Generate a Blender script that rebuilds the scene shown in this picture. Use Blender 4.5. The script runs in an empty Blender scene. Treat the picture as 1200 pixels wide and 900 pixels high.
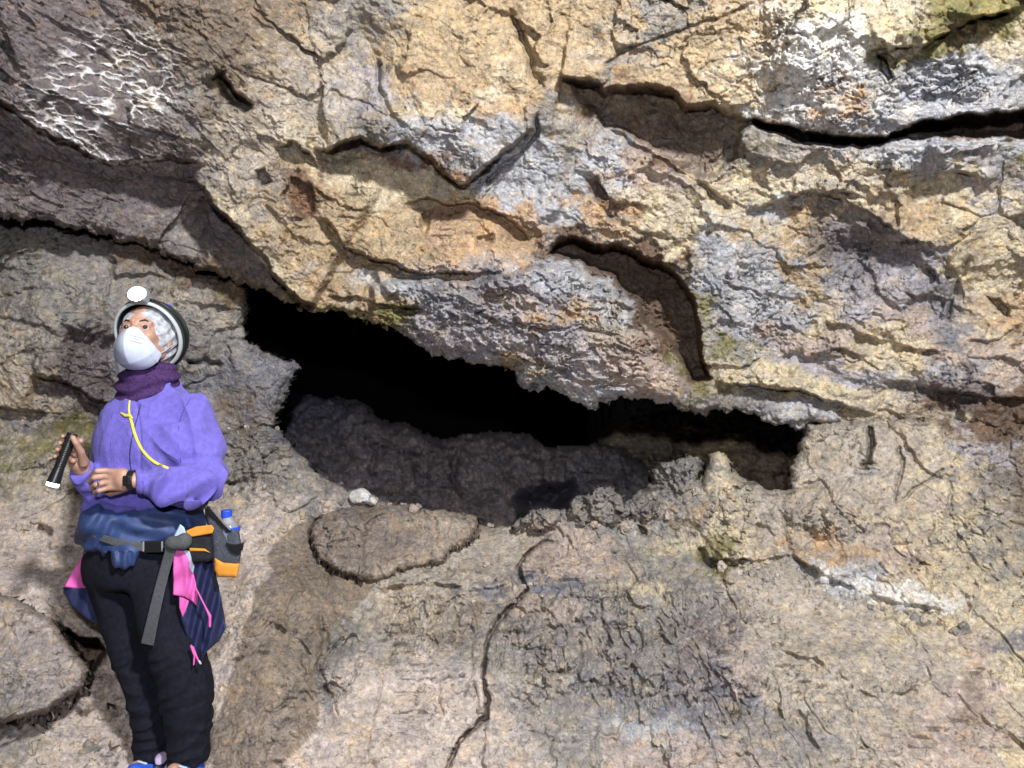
import bpy, math
import numpy as np
from mathutils import Vector, Matrix

SC = bpy.context.scene
COL = SC.collection
rs = np.random.RandomState
F = 900.0
CAMZ = 1.35

# ------------------------------------------------------------------ helpers
def pt(u, v, D):
    return np.array([(u - 600.0) / F * D, D, CAMZ + (450.0 - v) / F * D])

def smooth(t):
    t = np.clip(t, 0, 1)
    return t * t * (3 - 2 * t)

def hash2(ix, iy, seed):
    h = (ix.astype(np.int64) * 374761393 + iy.astype(np.int64) * 668265263 + seed * 1442695041) & 0xffffffff
    h = ((h ^ (h >> 13)) * 1274126177) & 0xffffffff
    return ((h ^ (h >> 16)) & 0xffffff).astype(np.float32) / np.float32(0xffffff)

def noise2(x, y, seed=0):
    xi = np.floor(x); yi = np.floor(y)
    fx = (x - xi).astype(np.float32); fy = (y - yi).astype(np.float32)
    ix = xi.astype(np.int64); iy = yi.astype(np.int64)
    ux = fx * fx * fx * (fx * (fx * 6 - 15) + 10); uy = fy * fy * fy * (fy * (fy * 6 - 15) + 10)
    def g(dx, dy):
        a = hash2(ix + dx, iy + dy, seed) * np.float32(2 * math.pi)
        return np.cos(a) * (fx - dx) + np.sin(a) * (fy - dy)
    a = g(0, 0); b = g(1, 0); c = g(0, 1); d = g(1, 1)
    return ((a + (b - a) * ux) * (1 - uy) + (c + (d - c) * ux) * uy) * 1.5

def fbm(x, y, seed=0, octs=4, gain=0.5, ridge=False):
    t = 0; amp = 1.0; s = 0; fr = 1.0
    for o in range(octs):
        n = noise2(x * fr + 17.3 * o, y * fr - 9.1 * o, seed + o * 7)
        if ridge: n = 1 - 2 * np.abs(n)
        t = t + n * amp; s += amp; amp *= gain; fr *= 2.07
    return t / s

def facets(x, y, seed, soft=0.0, tilt=1.0):
    """broken-rock facets: every cell is its own tilted plane; returns (height, edge distance)"""
    xi = np.floor(x).astype(np.int64); yi = np.floor(y).astype(np.int64)
    best = np.full(x.shape, 9.0, np.float32); sec = best.copy(); val = np.zeros(x.shape, np.float32)
    for dx in (-1, 0, 1):
        for dy in (-1, 0, 1):
            cx = xi + dx; cy = yi + dy
            px = cx + 0.15 + 0.7 * hash2(cx, cy, seed); py = cy + 0.15 + 0.7 * hash2(cx, cy, seed + 1)
            ex = (x - px).astype(np.float32); ey = (y - py).astype(np.float32)
            d = np.sqrt(ex * ex + ey * ey)
            h = (hash2(cx, cy, seed + 2) - 0.5) + tilt * ((hash2(cx, cy, seed + 3) - 0.5) * ex + (hash2(cx, cy, seed + 4) - 0.5) * ey) * 1.6
            m = d < best
            sec = np.where(m, best, np.minimum(sec, d))
            val = np.where(m, h, val); best = np.where(m, d, best)
    return val, sec - best

def seg_dist(U, V, pts, closed=False):
    """unsigned distance to a polyline, side sign (left of the direction = +) and along-parameter"""
    pts = np.asarray(pts, float)
    n = len(pts); K = n if closed else n - 1
    best = np.full(U.shape, 1e9, np.float32); side = np.zeros(U.shape, np.float32); par = np.zeros(U.shape, np.float32)
    for i in range(K):
        a = pts[i]; b = pts[(i + 1) % n]; ab = b - a; L2 = float(ab @ ab) + 1e-9
        px = U - a[0]; py = V - a[1]
        t = np.clip((px * ab[0] + py * ab[1]) / L2, 0, 1)
        dx = px - t * ab[0]; dy = py - t * ab[1]
        d = dx * dx + dy * dy
        m = d < best
        best = np.where(m, d, best)
        side = np.where(m, np.sign(ab[0] * py - ab[1] * px), side)
        par = np.where(m, (i + t) / K, par)
    return np.sqrt(best), side, par

def inside(U, V, pts):
    pts = np.asarray(pts, float); n = len(pts)
    c = np.zeros(U.shape, bool)
    for i in range(n):
        x0, y0 = pts[i]; x1, y1 = pts[(i + 1) % n]
        if y0 == y1: continue
        cond = ((y0 > V) != (y1 > V)) & (U < (x1 - x0) * (V - y0) / (y1 - y0) + x0)
        c ^= cond
    return c

def sdf_poly(U, V, pts):
    d, _, _ = seg_dist(U, V, pts, closed=True)
    return np.where(inside(U, V, pts), d, -d)      # + inside

def interp_grid(U, V, us, vs, Z):
    """smooth interpolation of a control grid of depths (Catmull-free: smoothed bilinear)"""
    Z = np.asarray(Z, float); us = np.asarray(us, float); vs = np.asarray(vs, float)
    fu = np.interp(U, us, np.arange(len(us))); fv = np.interp(V, vs, np.arange(len(vs)))
    iu = np.clip(np.floor(fu).astype(int), 0, len(us) - 2); iv = np.clip(np.floor(fv).astype(int), 0, len(vs) - 2)
    a = smooth(fu - iu) * 0.5 + (fu - iu) * 0.5; b = smooth(fv - iv) * 0.5 + (fv - iv) * 0.5
    return (Z[iv, iu] * (1 - a) + Z[iv, iu + 1] * a) * (1 - b) + (Z[iv + 1, iu] * (1 - a) + Z[iv + 1, iu + 1] * a) * b

def add_mesh(name, verts, faces, mat=None, parent=None, smooth_shade=True, colors=None):
    """faces: (N,3) or (N,4) int array or python list"""
    me = bpy.data.meshes.new(name)
    if isinstance(faces, np.ndarray) and len(faces):
        k = faces.shape[1]
        me.vertices.add(len(verts)); me.vertices.foreach_set('co', np.asarray(verts, np.float32).ravel())
        me.loops.add(len(faces) * k); me.loops.foreach_set('vertex_index', faces.astype(np.int32).ravel())
        me.polygons.add(len(faces)); me.polygons.foreach_set('loop_start', np.arange(0, len(faces) * k, k, dtype=np.int32))
        me.update(calc_edges=True)
    else:
        me.from_pydata([tuple(map(float, p)) for p in verts], [], [tuple(int(i) for i in f) for f in faces]); me.update()
    me.polygons.foreach_set('use_smooth', np.full(len(me.polygons), bool(smooth_shade)))
    if colors is not None:
        at = me.color_attributes.new('Col', 'FLOAT_COLOR', 'POINT')
        c = np.ones((len(verts), 4), np.float32); c[:, :colors.shape[1]] = colors
        at.data.foreach_set('color', c.ravel())
    me.validate(verbose=False)
    o = bpy.data.objects.new(name, me); COL.objects.link(o)
    if mat: me.materials.append(mat)
    if parent: o.parent = parent
    return o

def tag(o, label=None, cat=None, group=None, kind=None):
    if label: o['label'] = label
    if cat: o['category'] = cat
    if group: o['group'] = group
    if kind: o['kind'] = kind
    return o

def empty(name, loc):
    o = bpy.data.objects.new(name, None); COL.objects.link(o); o.location = tuple(map(float, loc)); o.empty_display_size = 0.1
    return o
# ------------------------------------------------------------------ materials
def nt(name):
    m = bpy.data.materials.new(name); m.use_nodes = True
    return m, m.node_tree.nodes, m.node_tree.links, m.node_tree.nodes['Principled BSDF']

def rock_material(name, bump=1.0, sat=1.0):
    m, N, L, B = nt(name)
    B.inputs['Roughness'].default_value = 0.88
    B.inputs['Specular IOR Level'].default_value = 0.25
    tc = N.new('ShaderNodeTexCoord')
    at = N.new('ShaderNodeAttribute'); at.attribute_name = 'Col'
    def noise(scale, detail=6, rough=0.62, dist=0.0):
        n = N.new('ShaderNodeTexNoise'); n.inputs['Scale'].default_value = scale; n.inputs['Detail'].default_value = detail
        n.inputs['Roughness'].default_value = rough; n.inputs['Distortion'].default_value = dist
        L.new(tc.outputs['Object'], n.inputs['Vector']); return n
    n1 = noise(46, 8, 0.72, 0.6); n2 = noise(14, 5, 0.6, 1.0); n3 = noise(150, 4, 0.7)
    def ramp(src, stops):
        r = N.new('ShaderNodeValToRGB'); L.new(src, r.inputs[0])
        r.color_ramp.elements[0].position = stops[0][0]; r.color_ramp.elements[0].color = stops[0][1]
        r.color_ramp.elements[1].position = stops[-1][0]; r.color_ramp.elements[1].color = stops[-1][1]
        for p, c in stops[1:-1]:
            e = r.color_ramp.elements.new(p); e.color = c
        return r
    def g(v): return (v, v, v, 1)
    r1 = ramp(n1.outputs['Fac'], [(0.32, g(0.34)), (0.44, g(0.84)), (0.56, g(1.08)), (0.70, g(1.6))])
    r2 = ramp(n2.outputs['Color'], [(0.34, (0.80, 0.80, 0.88, 1)), (0.5, (1, 1, 1, 1)), (0.66, (1.20, 1.06, 0.86, 1))])
    def mul(a, b):
        x = N.new('ShaderNodeMix'); x.data_type = 'RGBA'; x.blend_type = 'MULTIPLY'; x.inputs[0].default_value = 1.0
        L.new(a, x.inputs[6]); L.new(b, x.inputs[7]); return x.outputs[2]
    c = mul(mul(at.outputs['Color'], r1.outputs[0]), r2.outputs[0])
    # dark mineral specks and pits
    vo = N.new('ShaderNodeTexVoronoi'); vo.inputs['Scale'].default_value = 75; L.new(tc.outputs['Object'], vo.inputs['Vector'])
    mk = N.new('ShaderNodeMath'); mk.operation = 'MULTIPLY_ADD'; L.new(n2.outputs['Fac'], mk.inputs[0]); mk.inputs[1].default_value = 0.9; L.new(vo.outputs['Distance'], mk.inputs[2])
    r3 = ramp(mk.outputs[0], [(0.50, g(0.45)), (0.60, g(1.0))])
    c = mul(c, r3.outputs[0])
    L.new(c, B.inputs['Base Color'])
    # bump
    s1 = N.new('ShaderNodeMath'); s1.operation = 'MULTIPLY_ADD'; L.new(n3.outputs['Fac'], s1.inputs[0]); s1.inputs[1].default_value = 0.35; L.new(n1.outputs['Fac'], s1.inputs[2])
    s2 = N.new('ShaderNodeMath'); s2.operation = 'MULTIPLY_ADD'; L.new(vo.outputs['Distance'], s2.inputs[0]); s2.inputs[1].default_value = 0.30; L.new(s1.outputs[0], s2.inputs[2])
    bp = N.new('ShaderNodeBump'); bp.inputs['Strength'].default_value = 0.75 * bump; bp.inputs['Distance'].default_value = 0.016
    L.new(s2.outputs[0], bp.inputs['Height']); L.new(bp.outputs[0], B.inputs['Normal'])
    return m

def plain(name, col, rough=0.7, metal=0.0, spec=0.4, noise_scale=None, noise_amt=0.15, bump=0.0, bump_scale=None, coat=0, sheen=0.0):
    m, N, L, B = nt(name)
    B.inputs['Base Color'].default_value = (*col, 1); B.inputs['Roughness'].default_value = rough
    B.inputs['Metallic'].default_value = metal; B.inputs['Specular IOR Level'].default_value = spec
    B.inputs['Coat Weight'].default_value = coat
    if sheen:
        B.inputs['Sheen Weight'].default_value = sheen
    if noise_scale:
        tc = N.new('ShaderNodeTexCoord'); n = N.new('ShaderNodeTexNoise'); n.inputs['Scale'].default_value = noise_scale
        n.inputs['Detail'].default_value = 5; L.new(tc.outputs['Object'], n.inputs['Vector'])
        r = N.new('ShaderNodeValToRGB'); L.new(n.outputs['Fac'], r.inputs[0])
        r.color_ramp.elements[0].position = 0.3; r.color_ramp.elements[1].position = 0.7
        r.color_ramp.elements[0].color = (*[c * (1 - noise_amt) for c in col], 1)
        r.color_ramp.elements[1].color = (*[min(1, c * (1 + noise_amt)) for c in col], 1)
        L.new(r.outputs[0], B.inputs['Base Color'])
        if bump:
            n2 = N.new('ShaderNodeTexNoise'); n2.inputs['Scale'].default_value = bump_scale or noise_scale * 4; n2.inputs['Detail'].default_value = 3
            L.new(tc.outputs['Object'], n2.inputs['Vector'])
            b = N.new('ShaderNodeBump'); b.inputs['Strength'].default_value = bump; b.inputs['Distance'].default_value = 0.004
            L.new(n2.outputs['Fac'], b.inputs['Height']); L.new(b.outputs[0], B.inputs['Normal'])
    return m

def glow(name, col, strength):
    m, N, L, B = nt(name)
    B.inputs['Base Color'].default_value = (*col, 1)
    B.inputs['Emission Color'].default_value = (*col, 1); B.inputs['Emission Strength'].default_value = strength
    return m
# ================================================================== THE CAVE
# palette of rock albedos; the two dark browns also carry painted shade
PAL = dict(
    ochre=(0.44, 0.345, 0.23), orange=(0.47, 0.335, 0.22), cream=(0.55, 0.485, 0.365), tan=(0.42, 0.375, 0.325),
    blue=(0.42, 0.43, 0.465), lav=(0.38, 0.36, 0.385), white=(0.74, 0.74, 0.73), pink=(0.45, 0.375, 0.335),
    floor=(0.50, 0.435, 0.395), mud_shade=(0.215, 0.175, 0.14), purple=(0.185, 0.160, 0.168), grey=(0.285, 0.27, 0.255),
    moss=(0.22, 0.20, 0.09), rust=(0.20, 0.125, 0.085), darkbrown=(0.165, 0.115, 0.085), slate=(0.22, 0.22, 0.25), slab=(0.31, 0.275, 0.25))
# colour patches: (u, v, ru, rv, angle deg, palette, weight); darkbrown paints shade under overhangs
PATCH = [
 # upper left
 (60, 40, 130, 70, 0, 'purple', 1.9), (190, 40, 120, 50, 0, 'mud_shade', 1.6), (60, 190, 160, 60, 10, 'purple', 1.4), (240, 70, 60, 60, 0, 'mud_shade', 1.5), (110, 90, 100, 60, 0, 'purple', 1.4),
 (20, 140, 50, 22, 0, 'rust', 1.6), (120, 160, 90, 50, 20, 'purple', 1.3), (170, 170, 40, 20, 20, 'mud_shade', 1.2),
 (140, 240, 120, 35, 12, 'purple', 1.4), (20, 285, 60, 40, 0, 'grey', 1.4), (230, 110, 40, 40, 40, 'grey', 1.4),
 (265, 170, 45, 25, 30, 'tan', 1.4), (190, 235, 50, 30, 30, 'tan', 1.3), (225, 280, 50, 20, 25, 'grey', 1.4), (240, 250, 60, 16, 40, 'purple', 1.6),
 (310, 50, 90, 60, 0, 'ochre', 0.9), (280, 20, 70, 40, 0, 'mud_shade', 0.9), (350, 100, 90, 60, 30, 'tan', 1.1), (390, 60, 40, 50, 0, 'tan', 1.0),
 (420, 20, 50, 50, 0, 'grey', 1.1), (330, 150, 60, 30, 20, 'cream', 0.9), (280, 250, 60, 30, 45, 'tan', 1.3), (300, 240, 20, 12, 50, 'ochre', 1.2),
 (340, 230, 30, 16, 60, 'grey', 1.3), (355, 225, 30, 22, 60, 'rust', 1.7), (345, 300, 40, 30, 50, 'ochre', 1.2), (375, 330, 25, 14, 40, 'orange', 1.3),
 (400, 250, 60, 60, 40, 'ochre', 1.2), (410, 215, 50, 22, 0, 'cream', 1.2), (398, 228, 12, 22, -40, 'orange', 1.8), (355, 310, 18, 12, 0, 'blue', 1.4),
 (450, 300, 60, 30, 20, 'ochre', 1.1), (425, 110, 25, 40, 20, 'lav', 1.4), (430, 150, 30, 25, 0, 'grey', 1.2),
 # upper middle
 (530, 60, 90, 70, 0, 'ochre', 1.1), (560, 110, 60, 24, 0, 'orange', 1.1), (590, 90, 30, 30, 0, 'cream', 1.1), (520, 125, 50, 16, 0, 'cream', 1.1),
 (530, 160, 70, 34, 10, 'blue', 1.3), (560, 180, 50, 20, 10, 'tan', 1.0), (480, 170, 60, 20, 0, 'darkbrown', 0.9), (490, 195, 40, 12, 20, 'rust', 1.2),
 (500, 225, 70, 14, 10, 'cream', 1.4), (550, 262, 55, 24, 5, 'orange', 1.8), (480, 265, 30, 20, 0, 'ochre', 1.2), (530, 312, 60, 18, 4, 'pink', 1.2),
 (590, 270, 30, 30, 40, 'orange', 1.1), (620, 210, 60, 40, 0, 'blue', 1.4), (660, 160, 45, 40, 0, 'grey', 1.3), (670, 150, 25, 22, 0, 'cream', 1.0),
 (650, 40, 90, 50, 0, 'ochre', 1.1), (700, 60, 50, 25, 0, 'tan', 1.0), (770, 90, 70, 40, 0, 'ochre', 1.1), (760, 30, 60, 25, 0, 'grey', 1.1), (730, 75, 60, 10, -25, 'grey', 1.2),
 (710, 190, 20, 40, 0, 'blue', 1.4), (770, 200, 70, 40, 20, 'pink', 1.2), (800, 240, 70, 30, 10, 'cream', 1.2), (710, 255, 50, 16, 30, 'orange', 1.3), (780, 275, 50, 16, 0, 'cream', 1.1),
 (760, 140, 80, 45, 20, 'rust', 1.3), (830, 170, 40, 34, 0, 'mud_shade', 1.3), (870, 160, 40, 20, 0, 'moss', 0.7), (720, 280, 50, 14, 0, 'tan', 1.0),
 # upper right
 (870, 60, 70, 50, 0, 'ochre', 0.9), (850, 90, 60, 35, 0, 'cream', 1.0), (930, 80, 50, 55, 0, 'white', 1.3), (1000, 20, 70, 30, 0, 'cream', 1.4), (1040, 40, 30, 20, 0, 'cream', 1.2),
 (990, 110, 40, 25, 0, 'orange', 1.0), (1100, 90, 90, 30, 0, 'blue', 1.9), (1060, 105, 50, 20, 0, 'white', 1.2), (1130, 25, 50, 25, -30, 'moss', 2.2), (1060, 60, 40, 10, -10, 'moss', 1.7), (1130, 40, 24, 14, -30, 'rust', 1.5),
 (1180, 60, 40, 40, 0, 'cream', 1.0), (900, 170, 60, 30, 0, 'grey', 1.1), (960, 180, 60, 25, 0, 'tan', 1.1), (1080, 175, 110, 22, 0, 'blue', 1.6), (870, 215, 70, 24, 0, 'cream', 1.2),
 (1000, 200, 80, 14, 0, 'cream', 1.1), (1000, 245, 60, 30, 0, 'tan', 0.8), (1090, 260, 70, 40, 20, 'ochre', 1.2), (1100, 225, 80, 14, 0, 'cream', 1.2), (1185, 180, 14, 20, 0, 'moss', 1.2),
 (1170, 220, 40, 60, -40, 'lav', 1.1), (1190, 270, 30, 60, 0, 'cream', 1.0), (900, 270, 70, 24, -20, 'ochre', 1.0), (900, 240, 60, 10, -10, 'blue', 0.9), (860, 290, 40, 40, 0, 'blue', 0.9),
 (1000, 285, 50, 28, 15, 'mud_shade', 1.5), (1050, 330, 60, 34, 15, 'lav', 1.9), (1060, 355, 30, 26, 0, 'pink', 1.3), (1020, 310, 50, 22, 20, 'slate', 1.2), (1120, 370, 26, 50, -20, 'slate', 1.2),
 (870, 350, 60, 50, 0, 'blue', 1.5), (940, 330, 24, 30, 0, 'ochre', 1.0), (840, 370, 40, 50, 0, 'grey', 1.0), (960, 400, 60, 20, 0, 'pink', 1.2), (1020, 405, 70, 20, 20, 'cream', 1.1),
 (1000, 430, 60, 16, 10, 'lav', 1.1), (845, 430, 40, 20, 0, 'cream', 1.1), (850, 400, 40, 16, 20, 'moss', 0.9), (1150, 320, 50, 70, 0, 'cream', 1.2), (1180, 360, 40, 30, 0, 'orange', 1.1),
 (1150, 420, 50, 30, 0, 'pink', 1.1), (1080, 440, 70, 16, 0, 'blue', 1.0), (1000, 470, 80, 14, 8, 'cream', 1.2), (1120, 460, 40, 24, 0, 'purple', 1.5), (1150, 485, 80, 16, 3, 'darkbrown', 1.7),
 (860, 478, 60, 14, 8, 'grey', 1.3), (930, 485, 50, 14, 8, 'blue', 1.2),
 # hanging outcrop over the opening
 (470, 335, 60, 20, 10, 'blue', 1.6), (540, 345, 60, 18, 8, 'slate', 1.2), (620, 340, 50, 24, 10, 'lav', 1.3), (680, 330, 50, 24, 20, 'blue', 1.4), (600, 355, 50, 14, 5, 'pink', 1.0),
 (430, 345, 40, 14, 20, 'ochre', 1.2), (420, 365, 60, 10, 12, 'moss', 0.8), (560, 385, 60, 18, 12, 'lav', 1.5), (650, 370, 50, 16, 10, 'orange', 0.9), (700, 385, 40, 24, 20, 'tan', 1.1),
 (660, 410, 60, 20, 15, 'lav', 1.5), (620, 425, 30, 14, 40, 'ochre', 1.0), (730, 420, 40, 30, 30, 'pink', 1.2), (700, 460, 60, 14, 10, 'blue', 1.5), (770, 440, 36, 26, 20, 'pink', 1.1),
 (735, 305, 70, 16, 12, 'darkbrown', 1.6), (790, 390, 20, 55, -15, 'darkbrown', 1.7), (810, 440, 24, 22, 0, 'moss', 1.9), (815, 360, 16, 40, -10, 'moss', 1.2), (690, 292, 50, 12, 10, 'darkbrown', 1.4),  # darkbrown here is the pocket's shade put into the colour
 # back wall behind the person
 (40, 310, 60, 40, 0, 'grey', 1.2), (110, 330, 70, 40, 10, 'grey', 1.7), (180, 440, 60, 60, 0, 'slate', 1.2), (20, 420, 40, 60, 0, 'tan', 1.1), (95, 430, 45, 70, 0, 'purple', 1.7), (60, 370, 30, 40, 0, 'grey', 1.2), (20, 460, 30, 24, 0, 'ochre', 0.8),
 (60, 470, 30, 20, 0, 'tan', 1.1), (30, 300, 40, 14, 0, 'moss', 0.6), (240, 350, 50, 30, 10, 'tan', 0.9), (230, 320, 90, 24, 20, 'darkbrown', 1.4), (270, 350, 40, 16, 0, 'moss', 0.8), (260, 400, 60, 40, 0, 'grey', 1.5),  # darkbrown: shade below the ceiling edge, painted
 (300, 440, 50, 50, 0, 'slate', 1.5), (280, 480, 30, 30, 0, 'mud_shade', 1.2), (90, 505, 60, 20, 0, 'moss', 0.9), (20, 495, 40, 14, 0, 'slate', 1.1),
 # floor and ledge
 (60, 560, 90, 40, 20, 'tan', 1.2), (30, 540, 60, 30, 0, 'moss', 0.8), (60, 640, 80, 40, 0, 'floor', 1.4), (20, 650, 50, 20, 0, 'pink', 1.0), (300, 540, 60, 40, 30, 'grey', 1.2), (340, 570, 60, 20, 30, 'grey', 1.0),
 (310, 610, 60, 36, -20, 'floor', 1.5), (60, 790, 100, 50, 0, 'floor', 0.9), (130, 760, 40, 60, 0, 'pink', 1.3), (100, 870, 70, 40, 0, 'floor', 1.5), (20, 840, 60, 40, 20, 'grey', 1.2), (150, 840, 40, 60, 0, 'floor', 0.8),
 (270, 740, 34, 60, 10, 'floor', 1.3), (400, 640, 60, 30, 0, 'slab', 1.0),
 (500, 700, 90, 30, -10, 'tan', 0.7), (500, 660, 90, 20, -25, 'tan', 1.3), (600, 640, 50, 20, -20, 'tan', 1.2), (480, 720, 70, 34, 10, 'tan', 1.2), (560, 700, 30, 20, 0, 'slate', 0.9),
 (400, 760, 36, 60, 15, 'grey', 1.5), (380, 800, 20, 40, 0, 'slate', 1.0), (470, 830, 80, 60, 0, 'floor', 1.8), (690, 790, 110, 50, 20, 'grey', 1.3), (830, 820, 50, 60, 30, 'slate', 1.1), (560, 720, 40, 30, 0, 'mud_shade', .9), (1150, 610, 60, 60, 0, 'grey', .9), (430, 880, 100, 40, 0, 'floor', 1.5), (500, 780, 40, 30, 0, 'grey', 0.9),
 (660, 650, 60, 26, 5, 'pink', 1.5), (640, 680, 60, 14, 20, 'slate', 1.3), (650, 740, 70, 40, 10, 'pink', 1.2), (700, 760, 60, 40, 0, 'slate', 1.0), (620, 760, 40, 40, 0, 'grey', 0.9), (640, 790, 40, 24, 0, 'tan', 1.4),
 (760, 720, 70, 60, 30, 'grey', 1.2), (740, 700, 40, 40, 30, 'cream', 0.8), (800, 760, 60, 60, 20, 'purple', 0.9), (850, 790, 40, 40, 0, 'pink', 1.2), (700, 820, 60, 24, 0, 'slate', 0.8), (760, 850, 80, 14, 6, 'blue', 1.3),
 (820, 880, 80, 24, 0, 'pink', 1.4), (640, 860, 70, 40, 0, 'grey', 0.9), (580, 870, 50, 40, 0, 'floor', 1.2), (900, 860, 70, 30, 0, 'grey', 1.2),
 (700, 600, 70, 24, -10, 'grey', 1.5), (800, 580, 50, 30, 0, 'grey', 1.1), (800, 600, 30, 16, 0, 'orange', 0.8), (840, 580, 16, 40, -5, 'cream', 0.8), (900, 600, 50, 30, 0, 'tan', 1.3), (860, 635, 60, 16, 0, 'cream', 1.1), (840, 650, 24, 14, 0, 'moss', 1.3),
 (1000, 560, 60, 60, 0, 'tan', 1.6), (1050, 540, 60, 50, 0, 'tan', 1.4), (1100, 560, 50, 60, 0, 'cream', 0.9), (1000, 560, 24, 30, 0, 'blue', 0.7), (1160, 530, 60, 26, 10, 'lav', 1.2), (1190, 570, 40, 60, 0, 'mud_shade', 1.1), (1080, 590, 50, 20, 0, 'pink', 1.1),
 (970, 640, 40, 14, 0, 'orange', 0.9), (1000, 680, 50, 14, 20, 'blue', 1.5), (1050, 695, 70, 14, 12, 'white', 0.8), (940, 700, 80, 30, 10, 'tan', 1.2), (1040, 720, 90, 30, 10, 'cream', 0.7), (1120, 640, 80, 50, 0, 'cream', 0.8), (1050, 650, 60, 26, 0, 'pink', 0.9),
 (1020, 800, 100, 60, 10, 'tan', 1.2), (960, 770, 60, 50, 30, 'tan', 1.3), (1140, 800, 24, 70, 0, 'pink', 1.5), (1180, 800, 60, 80, 0, 'cream', 0.8), (1120, 850, 60, 40, 0, 'pink', 1.2), (1185, 755, 24, 14, 0, 'slate', 1.0),
]
PNAMES = list(PAL)
SKIN_SHADE = [
 ('slate', .95, 8, [(604, 578), (640, 565), (682, 556), (684, 580), (668, 594), (610, 594)]),
 ('mud_shade', .80, 4, [(376, 600), (340, 618), (312, 650), (322, 668), (302, 690), (292, 720), (286, 735), (280, 770), (262, 820), (246, 862), (250, 960), (322, 960), (338, 890), (376, 850), (370, 810), (376, 770), (392, 735), (430, 700), (440, 684), (400, 668), (366, 644), (364, 618)]),  # cast shadow on the floor, painted in as brown
 ('floor', .8, 4, [(286, 730), (252, 742), (234, 790), (236, 830), (250, 850), (268, 800), (280, 768)]),  # lit gap in that cast shadow, painted pale
 ('orange', .6, 8, [(500, 246), (520, 240), (560, 246), (596, 262), (600, 280), (560, 288), (510, 284), (500, 270)]),
 ('cream', .7, 8, [(238, 214), (262, 214), (290, 240), (300, 276), (330, 310), (360, 346), (340, 344), (316, 318), (294, 288), (268, 262), (244, 236)]),
 ('purple', .75, 8, [(150, 196), (228, 214), (244, 238), (268, 262), (294, 288), (316, 320), (336, 346), (300, 330), (240, 280), (200, 250), (150, 230)]),
 ('rust', .8, 6, [(338, 206), (366, 212), (374, 250), (352, 262), (340, 240)]), ('rust', .8, 5, [(686, 208), (700, 206), (714, 236), (742, 244), (716, 250), (696, 236)]),
 ('darkbrown', .9, 4, [(870, 140), (900, 146), (950, 158), (1000, 167), (1060, 160), (1100, 161), (1200, 161), (1300, 160), (1300, 122), (1200, 130), (1120, 134), (1070, 143), (1040, 158), (990, 158), (940, 149), (890, 138)]),  # shade inside the long slit, painted
 ('darkbrown', .85, 6, [(638, 300), (650, 284), (667, 274), (682, 278), (700, 284), (727, 285), (750, 297), (775, 305), (800, 325), (818, 355), (824, 390), (828, 420), (838, 446), (808, 452), (798, 430), (786, 408), (774, 394), (758, 388), (748, 368), (744, 354), (724, 336), (718, 326), (697, 323), (677, 308)]),  # shade of the pocket beside the outcrop, put into the colour
 ('darkbrown', .8, 5, [(66, 728), (92, 744), (118, 748), (126, 766), (110, 788), (96, 780), (80, 755)]),  # darkness of the hollow by the boulder, painted on
 ('mud_shade', .6, 8, [(660, 92), (700, 96), (722, 100), (760, 98), (800, 112), (850, 130), (870, 150), (840, 196), (800, 190), (760, 170), (710, 150), (690, 120)]),  # brown standing for shade in the upper pocket
 ('darkbrown', .7, 8, [(100, 268), (180, 290), (250, 318), (330, 352), (330, 372), (280, 352), (220, 326), (150, 296)]),  # shadow band along the ceiling edge, painted on the rock
 ('white', .55, 14, [(922, 50), (960, 20), (1010, 10), (1020, 50), (1010, 90), (970, 84), (940, 96), (930, 130), (915, 110)]),
 ('blue', .6, 10, [(1050, 84), (1120, 66), (1190, 76), (1180, 108), (1100, 124), (1046, 122)]),
 ('mud_shade', .5, 8, [(1128, 790), (1150, 770), (1156, 830), (1150, 850), (1100, 848), (1130, 826)]),
 ('white', .5, 6, [(955, 656), (1000, 672), (1060, 690), (1110, 700), (1126, 716), (1060, 712), (1000, 698), (960, 676)]),
 ('slate', .65, 30, [(958, 300), (968, 262), (1000, 246), (1048, 266), (1082, 296), (1126, 340), (1120, 396), (1096, 400), (1090, 360), (1060, 316), (1020, 306), (1010, 340), (980, 330)]),
 ('purple', .5, 20, [(960, 290), (990, 250), (1040, 262), (1040, 290), (1000, 300)]), ('purple', .55, 14, [(1100, 452), (1140, 446), (1150, 470), (1120, 490), (1100, 478)]),
 ('slab', .8, 3, [(545, 800), (553, 797), (560, 803), (560, 814), (552, 820), (544, 815)]),
]
def threads(U, V):
    """white mineral threads on the dark rock, upper left"""
    m = smooth(1.35 - ((U - 120) / 100) ** 2 - ((V - 100 + (U - 120) * 0.15) / 72) ** 2) * (1 - 0.8 * np.exp(-((U - 45) / 26) ** 2 - ((V - 68) / 26) ** 2))
    if m.max() <= 0: return np.zeros_like(U)
    a = -0.25; x = U * math.cos(a) - V * math.sin(a); y = U * math.sin(a) + V * math.cos(a)
    wx = x + 8 * fbm(x / 20, y / 12, 71, 3); wy = y + 5 * fbm(x / 24, y / 14, 72, 3)
    n = noise2(wx / 30, wy / 9.0, 73) + 0.5 * noise2(wx / 17, wy / 6, 74)
    t = np.exp(-(n / 0.13) ** 2) * smooth(0.9 + 1.3 * fbm(U / 30, V / 24, 75, 3))
    for P, w in (([(60, 128), (90, 160), (112, 172), (128, 190), (150, 192), (190, 184)], 1.6), ([(20, 132), (60, 150), (95, 170), (115, 186)], 1.4), ([(196, 118), (180, 104), (160, 106), (150, 110)], 1.3)):
        d, _, _ = seg_dist(U + 4 * fbm(U / 9, V / 9, 76, 2), V + 4 * fbm(U / 9, V / 9, 79, 2), P); t = np.maximum(t, np.exp(-(d / w) ** 2)); m = np.maximum(m, np.exp(-(d / 5) ** 2))
    return (np.clip(t * m, 0, 1) * 0.97).astype(np.float32)
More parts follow.
